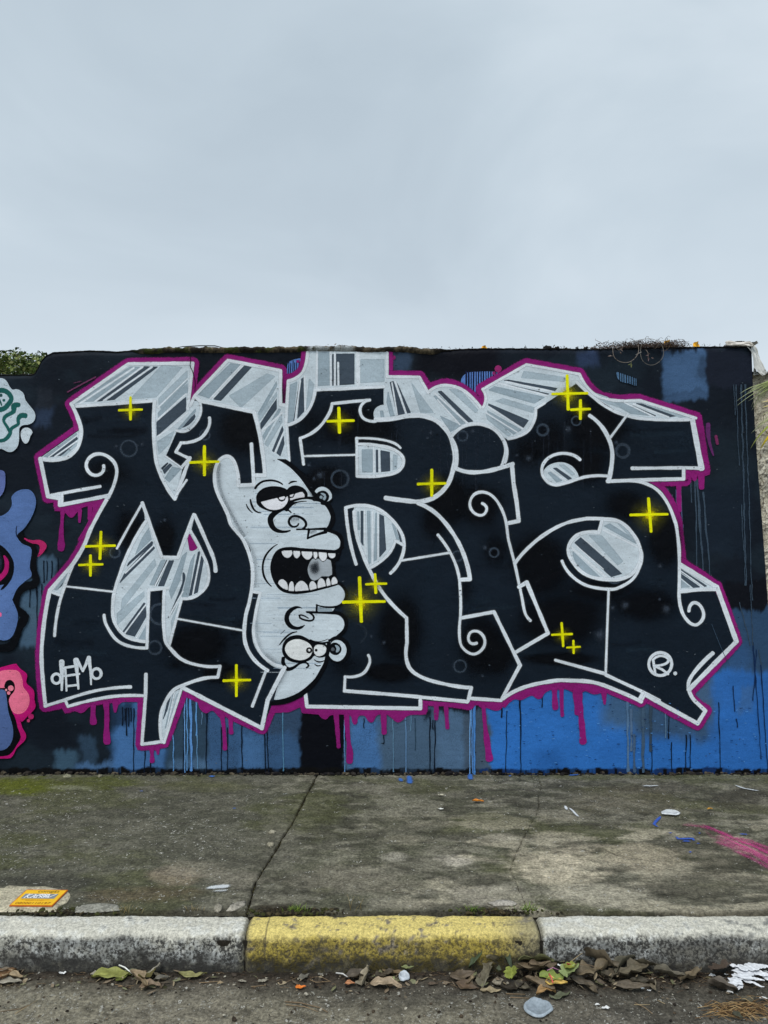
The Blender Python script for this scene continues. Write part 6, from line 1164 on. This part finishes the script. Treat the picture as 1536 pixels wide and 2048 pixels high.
# ------------------------------------------------------------------ leaves and litter in the gutter
BR, GB, DG, TN, OL, LM_ = (128, 116, 100), (142, 136, 122), (104, 100, 90), (150, 132, 104), (112, 112, 62), (140, 150, 66)
L_ = [ # px, py, length, angle, kind, colour, label, extra
 (8,1952,44,20,'ovate',BR,'brown leaf at the top of the small heap at the far left of the gutter',dict(tilt=(10,-20))), (22,1960,46,-15,'long',TN,'tan narrow leaf lying across the far left heap',dict(lift=.012,wr=.35)),
 (12,1972,50,5,'long',GB,'grey-brown narrow leaf at the foot of the far left heap',dict(wr=.3)), (34,1944,28,-5,'long',GB,'slim grey leaf against the kerb at the far left',dict(wr=.3)), (5,1962,50,60,'torn',(120,92,64),'rust brown torn leaf under the far left heap',dict()),
 (222,1957,62,8,'long',(132,134,70),'long yellow-green leaf under the white stick',dict(wr=.42,curl=.15)), (268,1951,34,-10,'ovate',(122,128,104),'pale grey-green leaf behind the white stick',dict(tilt=(0,-25))), (243,1962,24,40,'ovate',(96,102,44),'small olive leaf between the long green leaf and the curled brown one',dict()),
 (278,1972,44,-30,'torn',(140,122,96),'light brown crumpled leaf in front of the white stick',dict(tilt=(15,-20),curl=.5,lift=.008)), (302,1958,40,25,'torn',GB,'grey-brown curled leaf right of the white stick',dict(tilt=(-20,-25),curl=.6)), (294,1968,30,40,'long',(92,84,40),'rolled olive-brown leaf on the crumpled pair',dict(wr=.4,lift=.02,curl=.5)),
 (300,1977,34,10,'torn',(130,112,92),'flat tan leaf tip below the crumpled pair',dict()), (190,1952,18,0,'ovate',GB,'tiny grey leaf left of the long green leaf',dict()), (322,1962,26,20,'long',DG,'dark sliver of leaf beside the crumpled pair',dict(wr=.35)),
 (386,1957,46,3,'long',(134,130,84),'slim olive leaf alone below the grey kerb stone',dict(wr=.3,curl=.15)), (441,1969,12,20,'ovate',TN,'tiny tan leaf below the kerb joint',dict()), (484,1966,18,-15,'long',GB,'tiny grey leaf under the left end of the yellow kerb stone',dict(wr=.4)), (526,1966,20,10,'ovate',GB,'small dull leaf under the yellow kerb stone, nearest its left end',dict(wr=.5)),
 (601,1978,20,5,'torn',(214,120,44),'bright orange leaf scrap alone on the asphalt',dict(wr=.7)), (608,1958,24,35,'ovate',DG,'dark leaf against the foot of the yellow kerb stone',dict()), (700,1971,20,0,'torn',(170,118,82),'orange-brown leaf scrap with a green tip',dict(wr=.6)), (716,1957,42,10,'ovate',(84,76,66),'dark broad leaf behind the upright grey one',dict()),
 (732,1965,40,60,'ovate',(142,132,112),'upright grey-tan leaf with a clear midrib',dict(tilt=(-20,-45),wr=.7,fold=.4)), (772,1977,52,-8,'ovate',(158,140,116),'broad tan leaf lying flat left of the clear plastic bit',dict(wr=.45)), (786,1965,20,70,'torn',(156,164,118),'pale green torn leaf beside the clear plastic bit',dict(tilt=(0,-30))), (788,1950,38,-5,'long',(118,100,74),'thin brown leaf behind the pale green torn leaf',dict(wr=.3)),
 (806,1943,22,70,'ovate',(118,116,78),'small olive leaf standing over the clear plastic bit',dict(tilt=(-30,-30))), (815,1949,24,0,'long',(120,126,84),'slim green leaf over the clear plastic bit',dict(wr=.4,lift=.02)), (768,1957,34,30,'torn',(70,62,50),'dark brown leaf in the middle of the small central heap',dict(lift=.01)), (866,1972,20,0,'ovate',(88,74,60),'small brown leaf alone right of the clear plastic bit',dict(wr=.4)),
 (893,1970,16,10,'ovate',(120,106,88),'tiny tan leaf left of the big leaf heap',dict(wr=.5)), (925,1958,44,15,'ovate',(92,80,66),'brown leaf at the left end of the big heap',dict()), (943,1965,30,60,'torn',(138,122,98),'light tan leaf left of the grey upright leaf',dict(tilt=(0,-30))), (934,1978,40,-20,'ovate',(92,76,60),'flat brown leaf at the front left of the big heap',dict()),
 (972,1962,58,62,'torn',(106,100,84),'large grey leaf leaning on the heap, pointed tip upward',dict(tilt=(-10,-35),wr=.75,lift=.01)), (955,1943,46,38,'long',(62,74,48),'slender dark green blade leaning on the kerb',dict(wr=.22,tilt=(-25,0),lift=.02)), (996,1943,42,30,'ovate',(118,110,88),'greyish leaf high on the heap against the kerb',dict(tilt=(10,-40),lift=.03)), (997,1964,40,80,'long',(92,98,78),'narrow grey-green leaf pointing down the heap',dict(wr=.25,lift=.03,tilt=(20,0))),
 (1013,1942,40,110,'long',(60,70,52),'dark green blade beside the joint of the kerb',dict(wr=.24,tilt=(-30,0),lift=.03)), (1004,1974,34,-20,'ovate',(146,138,122),'pale grey leaf with a light rim in the heap',dict()), (1024,1967,40,80,'lobed',(128,136,62),'bright lime lobed leaf, upper one of the heap',dict(lift=.03,wr=.7,tilt=(0,-20),fold=.4)), (981,1986,34,0,'torn',(148,134,106),'tan pointed leaf in front of the heap',dict(wr=.45,curl=.1)),
 (1025,1980,42,15,'ovate',(56,50,42),'dark curled leaf under the lime leaf',dict(curl=.4)), (1046,1979,30,-30,'ovate',(86,80,66),'dull leaf right of the dark curled one',dict()), (1068,1958,62,12,'torn',(112,98,78),'large brown leaf at the heap centre, veins showing',dict(wr=.62,tilt=(0,-22),lift=.025)), (1085,1961,46,-5,'torn',(100,86,68),'brown leaf overlapping the large veined one',dict(wr=.6,tilt=(0,-15),lift=.04)),
 (1072,1947,60,3,'ovate',(104,104,70),'olive-brown leaf behind the large veined one',dict(wr=.4,tilt=(0,-30),lift=.04)), (1118,1946,22,0,'ovate',(112,110,88),'small round grey leaf on the kerb side of the heap',dict(wr=.7,lift=.03,tilt=(0,-30))), (1080,1983,52,-35,'torn',(108,94,74),'brown leaf sloping towards the lobed green leaf',dict(wr=.5,lift=.02)), (1103,1976,50,-10,'lobed',(124,138,66),'lime green lobed leaf under the red stalk',dict(wr=.6,lift=.03)),
 (1142,1972,50,70,'lobed',(136,148,96),'pale green star-shaped leaf right of the red stalk',dict(wr=.75,lift=.04,tilt=(0,-10))), (1140,1964,28,30,'lobed',(132,136,58),'yellow-green leaf end above the star-shaped one',dict(wr=.7,lift=.05)), (1113,1986,36,-5,'ovate',(190,160,84),'yellow-tan leaf in front of the lime lobed leaf',dict(wr=.6,lift=.03)), (1092,1996,34,10,'torn',(150,118,76),'curled orange-tan leaf at the front edge of the heap',dict(wr=.55,curl=.6,lift=.01)),
 (1120,1998,40,18,'long',(88,92,70),'slim grey-green leaf at the front edge of the heap',dict(wr=.3)), (1155,1948,36,20,'ovate',(104,104,84),'grey-green leaf against the kerb above the red stalk',dict(wr=.5,tilt=(0,-35),lift=.03)), (1195,1950,68,-10,'torn',(96,86,70),'big dark brown leaf right of the green ones',dict(wr=.75,tilt=(0,-25),lift=.035)), (1185,1965,60,10,'torn',(106,94,74),'broad brown leaf lying under the big dark one',dict(wr=.55,lift=.03)),
 (1168,1976,44,0,'ovate',(84,76,64),'flat dull leaf left of the rolled leaf',dict(wr=.45)), (1183,1985,28,-60,'long',(98,88,72),'short rolled leaf with square end',dict(wr=.5,fold=.9,lift=.006)), (1222,1966,46,30,'torn',(90,82,68),'grey-brown leaf curling up at the right of the big heap',dict(wr=.5,curl=.5,lift=.02)), (1248,1953,52,6,'ovate',(80,76,62),'long greyish leaf along the kerb, right of the big heap',dict(wr=.42,tilt=(0,-30),lift=.03)),
 (1270,1962,60,22,'torn',(96,88,72),'broad leaf rising to the right beside the kerb',dict(wr=.5,lift=.03,curl=.3)), (1296,1954,44,-10,'ovate',(88,82,68),'rounded leaf ending the row along the kerb',dict(wr=.65,tilt=(0,-25),lift=.03)), (1262,1983,62,-8,'long',(92,82,68),'long thin leaf in front of the row',dict(wr=.26)), (1285,1971,44,12,'long',(78,72,60),'dark folded leaf below the rounded one',dict(wr=.35,fold=.5)),
 (1311,1977,32,100,'ovate',(120,110,92),'small leaf standing on edge, curled like a shell',dict(wr=.45,tilt=(0,-50),fold=.8)), (1340,1961,56,-12,'ovate',(96,90,76),'slim folded leaf between the shell-shaped and the scalloped one',dict(wr=.32,fold=.6,lift=.01)), (1384,1963,56,8,'lobed',(108,96,76),'tan leaf with scalloped right end',dict(wr=.6,tilt=(0,-18),lift=.008)), (1443,1960,48,-5,'lobed',(76,64,54),'dark brown scalloped leaf on the torn white paper',dict(wr=.75,lift=.03,tilt=(0,-20))),
 (1445,1985,46,-12,'long',(88,80,70),'rolled dark leaf in front of the torn white paper',dict(wr=.5,fold=1.0,lift=.01)), (1497,2004,28,15,'ovate',(84,80,66),'dull leaf below the torn white paper',dict(wr=.5)), (1476,2040,22,-50,'ovate',(62,62,48),'small dark leaf among the pine needles',dict(lift=.012)), (1533,1941,22,-20,'ovate',(150,146,136),'pale leaf at the kerb by the right edge',dict(wr=.5)),
]
for e in L_:
    leaf(*e[:7], group='fallen leaves in the gutter', **e[7])
leaf(956,1607,22,-2,'long',(206,128,40),'small orange leaf lying on the concrete near the middle', wr=.4, road_=False, lift=.008); leaf(1420,1622,12,10,'torn',(176,130,50),'tiny tan leaf on the concrete above the pink streak', road_=False, lift=.008)
leaf(882,1594,12,10,'torn',(196,190,170),'tiny pale scrap on the concrete near the orange leaf', road_=False, lift=.008, cat='paper scrap', name='paper_scrap'); leaf(882,1622,10,0,'torn',(220,220,214),'tiny white scrap on the concrete below the pale one', road_=False, lift=.008, cat='paper scrap', name='paper_scrap')
b = Bag(); rr = random.Random(44)
for i in range(330):
    cx_ = rr.choice([rr.gauss(1050, 60), rr.gauss(1180, 60), rr.gauss(1290, 50), rr.gauss(780, 30), rr.gauss(290, 30), rr.uniform(0, 50), rr.uniform(0, 1536)]); p = gp(cx_, rr.gauss(1964, 9), ZR); s_ = rr.uniform(.006, .018)
    d_ = Vector((rr.gauss(0, 1), rr.gauss(0, .7), rr.gauss(0, .35))).normalized()*s_; w_ = Vector((-d_.y, d_.x, rr.gauss(0, .006)))*rr.uniform(.25, .5); q_ = p+Vector((0, 0, rr.uniform(.004, .03 if abs(cx_-1130) < 180 else .008)))
    b.add([q_-d_, q_+w_-d_*.2, q_+w_*.7+d_*.5, q_+d_, q_-w_*.8+d_*.4, q_-w_-d_*.3, q_+Vector((0, 0, .002))], [(6, 0, 5), (6, 5, 4), (6, 4, 3), (6, 3, 2), (6, 2, 1), (6, 1, 0)], lin(rr.choice([(118, 104, 86), (84, 74, 62), (140, 126, 102), (62, 54, 46), (104, 104, 76)])))
tag(b.build('leaf_litter', M_leaf, None, False), kind='stuff')
# red stalks
def strand(name, pts, r, rgb, label, cat, z=ZR, mat=None):
    P = [gp(p[0], p[1], z)+Vector((0, 0, p[2] if len(p) > 2 else 0.004)) for p in pts]; b = Bag(); o0 = P[0].copy(); b.add(*tube([p-o0 for p in P], r, 6, 0.8), lin(rgb)); o = b.build(name, mat or M_leaf); o.location = o0; return tag(o, label, cat)
strand('leaf_stalk', [(1098,1979,.05), (1102,1985,.05), (1106,1994,.045)], .0025, (196, 84, 78), 'thick red leaf stalk on the lime green leaf', 'stalk'); strand('leaf_stalk', [(1128,1957,.05), (1134,1961,.055), (1146,1960,.05)], .0025, (150, 54, 60), 'dark red stalk at the back of the heap', 'stalk')
strand('leaf_stalk', [(1094,1972,.05), (1106,1969,.055), (1118,1971,.05)], .0014, (160, 110, 140), 'thin mauve stalk across the lime green leaf', 'stalk')
strand('white_stick', [(238,1948,.03), (250,1953,.03), (264,1959,.02)], .0022, (226, 226, 220), 'thin white stick lying on the green leaves', 'stick')
strand('wire', [(672,1953,.012), (686,1956,.014), (698,1960,.006)], .0025, (190, 188, 184), 'short whitish twig below the yellow kerb stone', 'twig')
for i, (pts, lab) in enumerate([([(398,1968),(440,1965)], 'long straw left of the yellow kerb stone'), ([(502,1976),(532,1973)], 'straight straw below the left end of the yellow stone'), ([(568,1968),(585,1962),(602,1952)], 'slanting straw touching the kerb'), ([(620,1962),(632,1967),(662,1965)], 'bent straw right of the dark leaf'), ([(642,1956),(660,1965)], 'short straw crossing the bent one'),
    ([(570,2006),(600,2008),(640,2018),(655,2027)], 'long curved dry stem on the pale asphalt'), ([(572,2012),(610,2016),(636,2026)], 'second dry stem under the curved one'), ([(1012,1990),(1050,1991)], 'pale straw in front of the big leaf heap'), ([(1020,1997),(1058,1999)], 'darker straw in front of the big leaf heap'), ([(1140,1955,.05),(1160,1945,.06),(1178,1936,.06)], 'grey-green stem leaning up from the heap'),
    ([(1150,1964,.06),(1180,1967,.06),(1205,1970,.05)], 'pair of straws lying on the big brown leaf'), ([(1270,2008),(1290,2018),(1305,2030)], 'slanting straw on the dark asphalt'), ([(1268,2012),(1300,2012)], 'dark twig crossing the slanting straw'), ([(60,2012),(40,2020),(0,2026)], 'dark straw at the lower left corner'), ([(30,2030),(75,2003)], 'brown straw above the dark one at the lower left'), ([(1315,2003),(1330,2010)], 'tiny twig below the shell-shaped leaf'), ([(345,1966),(375,1960)], 'thin stem left of the slim olive leaf'), ([(230,1971),(262,1978)], 'first thin twig under the crumpled leaves'), ([(236,1975),(268,1974)], 'second thin twig under the crumpled leaves')]):
    strand('straw', pts, .0011 if i not in (5,) else .0018, R.choice([(134, 112, 84), (112, 94, 72), (150, 132, 100)]), lab, 'straw')
for pts, lab in [([(1010,1593),(1016,1594)], 'tiny twig on the concrete'), ([(790,1782),(800,1776)], 'short straw on the concrete near the yellow stone'), ([(784,1788),(822,1793)], 'thin dark twig on the concrete near the yellow stone'), ([(345,1650),(372,1651)], 'dark twig on the speckled concrete'), ([(204,1694),(222,1693)], 'small dark twig left of the speckled patch')]: strand('twig', [(*p, .009) for p in pts], .0012, (56, 48, 38), lab, 'twig', 0.0)
# pine needles
b = Bag(); rr = random.Random(12); c0 = gp(1478, 2020, ZR)
for i in range(120):
    x = rr.gauss(1480, 34); y = rr.gauss(2022, 9); p = gp(x, y, ZR); a = rr.choice([rr.gauss(-0.9, .25), rr.gauss(0.05, .15), rr.gauss(-.3, .2)]); Ln = rr.uniform(0.03, 0.085)
    d = Vector((math.cos(a), math.sin(a), 0)); h = rr.uniform(0.004, 0.02); b.add(*tube([p-c0-d*Ln/2+Vector((0, 0, .004)), p-c0+Vector((rr.uniform(-.004, .004), 0, h)), p-c0+d*Ln/2+Vector((0, 0, .004))], .0008, 4), lin(rr.choice([(146, 116, 76), (120, 92, 60), (166, 138, 96), (92, 70, 46)])))
o = b.build('pine_needles', M_leaf); o.location = c0; tag(o, kind='stuff')
# torn paper
def torn(px, py, L, Wd, ang, seed, parent, z, name='paper_strip', tilt=0.0):
    p = gp(px, py, ZR); n, m = 40, 12; Wd *= 1.4; r = random.Random(seed); X = np.zeros((n, m)); Y = X.copy(); Z = X.copy(); C = np.zeros((n, m, 3)); a = math.radians(ang)
    for i in range(n):
        t = i/(n-1); w = Wd*(0.35+0.65*math.sin(math.pi*min(1, t*1.05))**0.5)*(0.75+0.5*mnoise.noise((t*5, seed, 0)))*(1 if 0 < i < n-1 else 0.4)
        for j in range(m):
            g = (j/(m-1)-0.5); x = (t-0.5)*L; y = g*w*(1+0.22*mnoise.noise((t*14, g*9, seed))*(abs(g) > .4)); zz_ = z+0.004*mnoise.noise((t*4, g*4, seed))+0.0006*math.sin(x*420+g*6)+tilt*t*L
            X[i, j] = p.x+x*math.cos(a)-y*math.sin(a); Y[i, j] = p.y+x*math.sin(a)+y*math.cos(a); Z[i, j] = ZR+zz_
            C[i, j] = np.array(lin((222, 224, 228)))*(0.88+0.15*mnoise.noise((x*90, y*60, seed))-(0.14 if math.sin(x*420+g*6) < -0.6 else 0))
    grid(name, X, Y, Z, M_plain, parent, C)
tpp = tag(empty('torn_paper'), 'shredded white corrugated paper by the kerb at the right', 'torn paper')
for a_ in [(1488,1958,.075,.055,72,1,.022),(1474,1968,.10,.035,50,2,.018),(1500,1952,.08,.04,10,3,.03),(1486,1937,.052,.016,14,4,.05),(1515,1958,.09,.028,-18,5,.02),(1500,1972,.085,.014,-40,6,.014),(1455,1975,.07,.016,8,7,.012),(1525,1950,.07,.02,-14,8,.03),(1509,1966,.06,.012,-26,9,.016),(1462,1947,.05,.016,-30,10,.03),(1478,1980,.05,.014,40,11,.01),(1540,1962,.05,.03,20,12,.014)]:
    torn(a_[0], a_[1], a_[2], a_[3], a_[4], a_[5], tpp, a_[6])
for i, (x, y, s_, lab) in enumerate([(1425,1955,14,'white paper scrap left of the torn paper'),(1424,1969,9,'tiny white scrap nearest the torn paper'),(1460,1988,12,'white scrap touching the rolled dark leaf'),(1284,1980,10,'white crumb below the long thin leaf'),(1298,1984,8,'second white crumb below the long thin leaf'),(1211,2020,18,'white chip on the speckled asphalt'),(1527,2001,16,'thin white sliver below the torn paper'),(125,1950,14,'crumpled white scrap below the marker plate'),(1533,1949,14,'white scrap at the right edge by the kerb'),(1452,1952,8,'white crumb left of the torn paper'),(1195,2013,10,'small pale chip beside the white chip'),(1120,1962,10,'tiny white crumb on the big leaf heap')]):
    leaf(x, y, s_, R.uniform(-30, 30), 'torn', (222, 222, 220), lab, wr=.6, curl=.3, cat='paper scrap', name='paper_scrap', lift=.004 if i != 11 else .05, vein=0)
# clear plastic pieces
m, t, bs_, out = newmat('milky_plastic'); at = N(t, 'ShaderNodeAttribute', attribute_name='col'); P = wpos(t); f = noise(t, P, 70, 4, 0.7)
t.links.new(MIX(t, 1.0, at.outputs['Color'], RAMP(t, f, [(0.3, 0.7), (0.7, 1.2)]), 'MULTIPLY'), bs_.inputs['Base Color']); bs_.inputs['Roughness'].default_value = 0.35; bs_.inputs['Specular IOR Level'].default_value = 0.5
bump(t, bs_, [(f, 1.0)], 0.5, 0.003); tr = N(t, 'ShaderNodeBsdfTransparent'); mx = N(t, 'ShaderNodeMixShader', {0: 0.9, 1: tr.outputs[0], 2: bs_.outputs[0]}); t.links.new(mx.outputs[0], out.inputs[0]); M_milk = m
def crumple(px, py, pts, h, rgb, label, z=ZR, rim=True):
    c0 = gp(px, py, z); P = [gp(*p, z)-c0 for p in pts]; n = len(P); V = []; F = []; K = [0, .3, .55, .78, .9, 1.0]; H = [.35, .3, .42, .75, 1.0, .55]
    V.append((0, 0, h*.35)); C = [lin(rgb)]
    for k, hh in zip(K[1:], H[1:]):
        for p in P: V.append((p.x*k, p.y*k, h*hh*(1+.4*mnoise.noise((p.x*60, p.y*60, k*3)))+.003)); C.append(tuple(v*(1.35 if k == .9 else 1) for v in lin(rgb)))
    for i in range(n): F.append((0, 1+i, 1+(i+1) % n))
    for k in range(len(K)-2):
        for i in range(n): a_ = 1+k*n+i; b_ = 1+k*n+(i+1) % n; F.append((a_, a_+n, b_+n, b_))
    o = mesh('plastic_piece', V, F, M_milk, None, C, None, True); o.location = c0; return tag(o, label, 'plastic piece')
def rnd(pts):
    return [p[:2] for p in curve(parse('G '+' '.join(f'{x},{y}~' for x, y in pts)), True, 4)]
crumple(1076, 2024, rnd([(1047,2017),(1054,2009),(1063,2003),(1074,2005),(1086,2009),(1097,2013),(1107,2025),(1098,2033),(1086,2041),(1074,2042),(1062,2038),(1050,2029)]), .014, (142, 152, 160), 'crumpled milky grey plastic piece on the asphalt')
crumple(808, 1963, rnd([(797,1962),(800,1955),(812,1954),(818,1958),(819,1966),(812,1970),(802,1970)]), .02, (176, 182, 188), 'small clear plastic bit in the central leaf heap')
crumple(1335, 1628, rnd([(1322,1628),(1332,1623),(1348,1624),(1361,1629),(1352,1633),(1335,1632),(1324,1631)]), .008, (196, 200, 202), 'white plastic scrap on the concrete above the blue splatters', 0.004)
# pebbles and crumbs at the wall foot, in the joint and in the gutter
b = Bag(); rr = random.Random(22)
for i in range(900):
    x = rr.uniform(-2.4, 2.4); y = -abs(rr.gauss(0, 0.014))-0.004; s_ = abs(rr.gauss(0, .0045))+.0018
    c_ = lin(rr.choice([(26, 24, 22), (40, 36, 32), (60, 54, 44), (22, 20, 22), (84, 76, 62)]))
    V, F = stone((x, y, s_*.3+.001), s_*rr.uniform(1, 2), s_, s_*.8, i, 1); b.add(V, F, c_)
tag(b.build('wall_foot_debris', M_rough, None, False), kind='stuff')
b = Bag()
for i in range(900):
    x = rr.uniform(-1.9, 1.9); y = rr.choice([rr.uniform(-1.9, -1.57), -1.57-abs(rr.gauss(0, .05))]); s_ = abs(rr.gauss(0, .0022))+.001
    V, F = stone((x, y, ZR+.003), s_*1.3, s_, s_*.7, i+2000, 1); b.add(V, F, lin(rr.choice([(50, 42, 34), (70, 60, 48), (36, 30, 26), (150, 144, 130), (110, 100, 84)])))
for i in range(500):
    x = rr.choice([rr.uniform(-1.9, 1.9), rr.gauss(.8, .35)]); y = -1.568-abs(rr.gauss(0, .04)); a = rr.uniform(-.6, .6); Ln = rr.uniform(.008, .03); d = Vector((math.cos(a), math.sin(a), 0))*Ln; p = Vector((x, y, ZR+.004)); b.add(*tube([p, p+d*.5+Vector((0, 0, .002)), p+d], .0007, 3), lin(rr.choice([(80, 62, 46), (58, 46, 36), (110, 92, 70)])))
tag(b.build('gutter_grit', M_rough, None, False), kind='stuff')
b = Bag()
for i in range(700):
    x = rr.choice([rr.gauss(-.37, .08), rr.gauss(-.30, .06), rr.gauss(.4, .08), rr.gauss(-1.15, .1)]); y = KY+rr.uniform(-.006, .03); s_ = abs(rr.gauss(0, .003))+.0015
    V, F = stone((x, y, .001), s_*1.4, s_, s_*.8, i+5000, 1); b.add(V, F, lin(rr.choice([(44, 38, 26), (34, 30, 22), (66, 58, 40), (54, 56, 28)])))
for i in range(500):
    t_ = rr.random(); Y_ = -1.42+t_*1.4; X_ = float(J1(np.array(Y_)))+rr.gauss(0, .0035); s_ = rr.uniform(.0012, .003); V, F = stone((X_, Y_, -.008), s_, s_, s_, i+9000, 1); b.add(V, F, lin(rr.choice([(48, 46, 26), (36, 32, 24), (70, 66, 40)])))
tag(b.build('joint_soil', M_rough, None, False), kind='stuff')
st_ = [(134, 1553, 13, 5, (132, 130, 108), 'flat pale stone lying against the foot of the wall at the left'), (200, 1553, 7, 3, (120, 116, 96), 'small stone against the wall foot right of the flat one'), (475, 1814, 26, 7, (150, 144, 132), 'pale rounded stone behind the kerb joint'), (437, 1818, 18, 5, (142, 136, 122), 'smaller pale stone left of the rounded one'),
       (1005, 1808, 28, 6, (158, 152, 142), 'flat pale stone set in the pavement edge by the yellow kerb stone'), (545, 1665, 8, 4, (150, 144, 126), 'small pale stone beside the pavement joint'), (541, 1690, 8, 5, (140, 134, 116), 'rounded stone beside the joint, nearer the kerb')]
for i, (x, y, w_, h_, rgb, lab) in enumerate(st_):
    p = gp(x, y, 0); k = (p.y+DIST)/FOC; V, F = stone((0, 0, 0), w_*k, h_*k*1.7, .008, i+77, 2); o = mesh('stone', V, F, M_rough, None, [lin(rgb)]*len(V), None, True); o.location = (p.x, p.y, .002); tag(o, lab, 'stone')
# grass tufts at the kerb
for i, (x, y, n_, h_, lab) in enumerate([(595, 1823, 46, .022, 'small green grass tuft behind the left end of the yellow kerb stone'), (945, 1822, 26, .02, 'tiny green weed behind the yellow kerb stone, right of its middle'), (1057, 1820, 34, .02, 'green weed in the corner where the yellow and grey kerb stones meet'), (250, 1824, 16, .024, 'dry grass wisp behind the left grey kerb stone'), (717, 1822, 5, .05, 'single dry stalk behind the yellow kerb stone'), (385, 1822, 14, .02, 'yellowed grass wisp behind the left kerb stone near its joint')]):
    p = gp(x, y, 0); b = Bag(); dry = i in (3, 4, 5); rr = random.Random(i+60)
    for k in range(n_):
        bx, by = rr.gauss(0, .02), rr.gauss(0, .006); a = rr.uniform(0, 6.28); hh = h_*rr.uniform(.5, 1.2); b.add(*tube([(bx, by, 0), (bx+.006*math.cos(a), by+.004*math.sin(a), hh*.6), (bx+.016*math.cos(a), by+.012*math.sin(a), hh)], .0011, 4, .2), lin(rr.choice([(150, 132, 90), (122, 110, 70)] if dry else [(96, 128, 40), (78, 108, 36), (128, 150, 60)])))
    o = b.build('grass_tuft', M_leaf); o.location = (p.x, p.y, .0); tag(o, lab, 'weed')
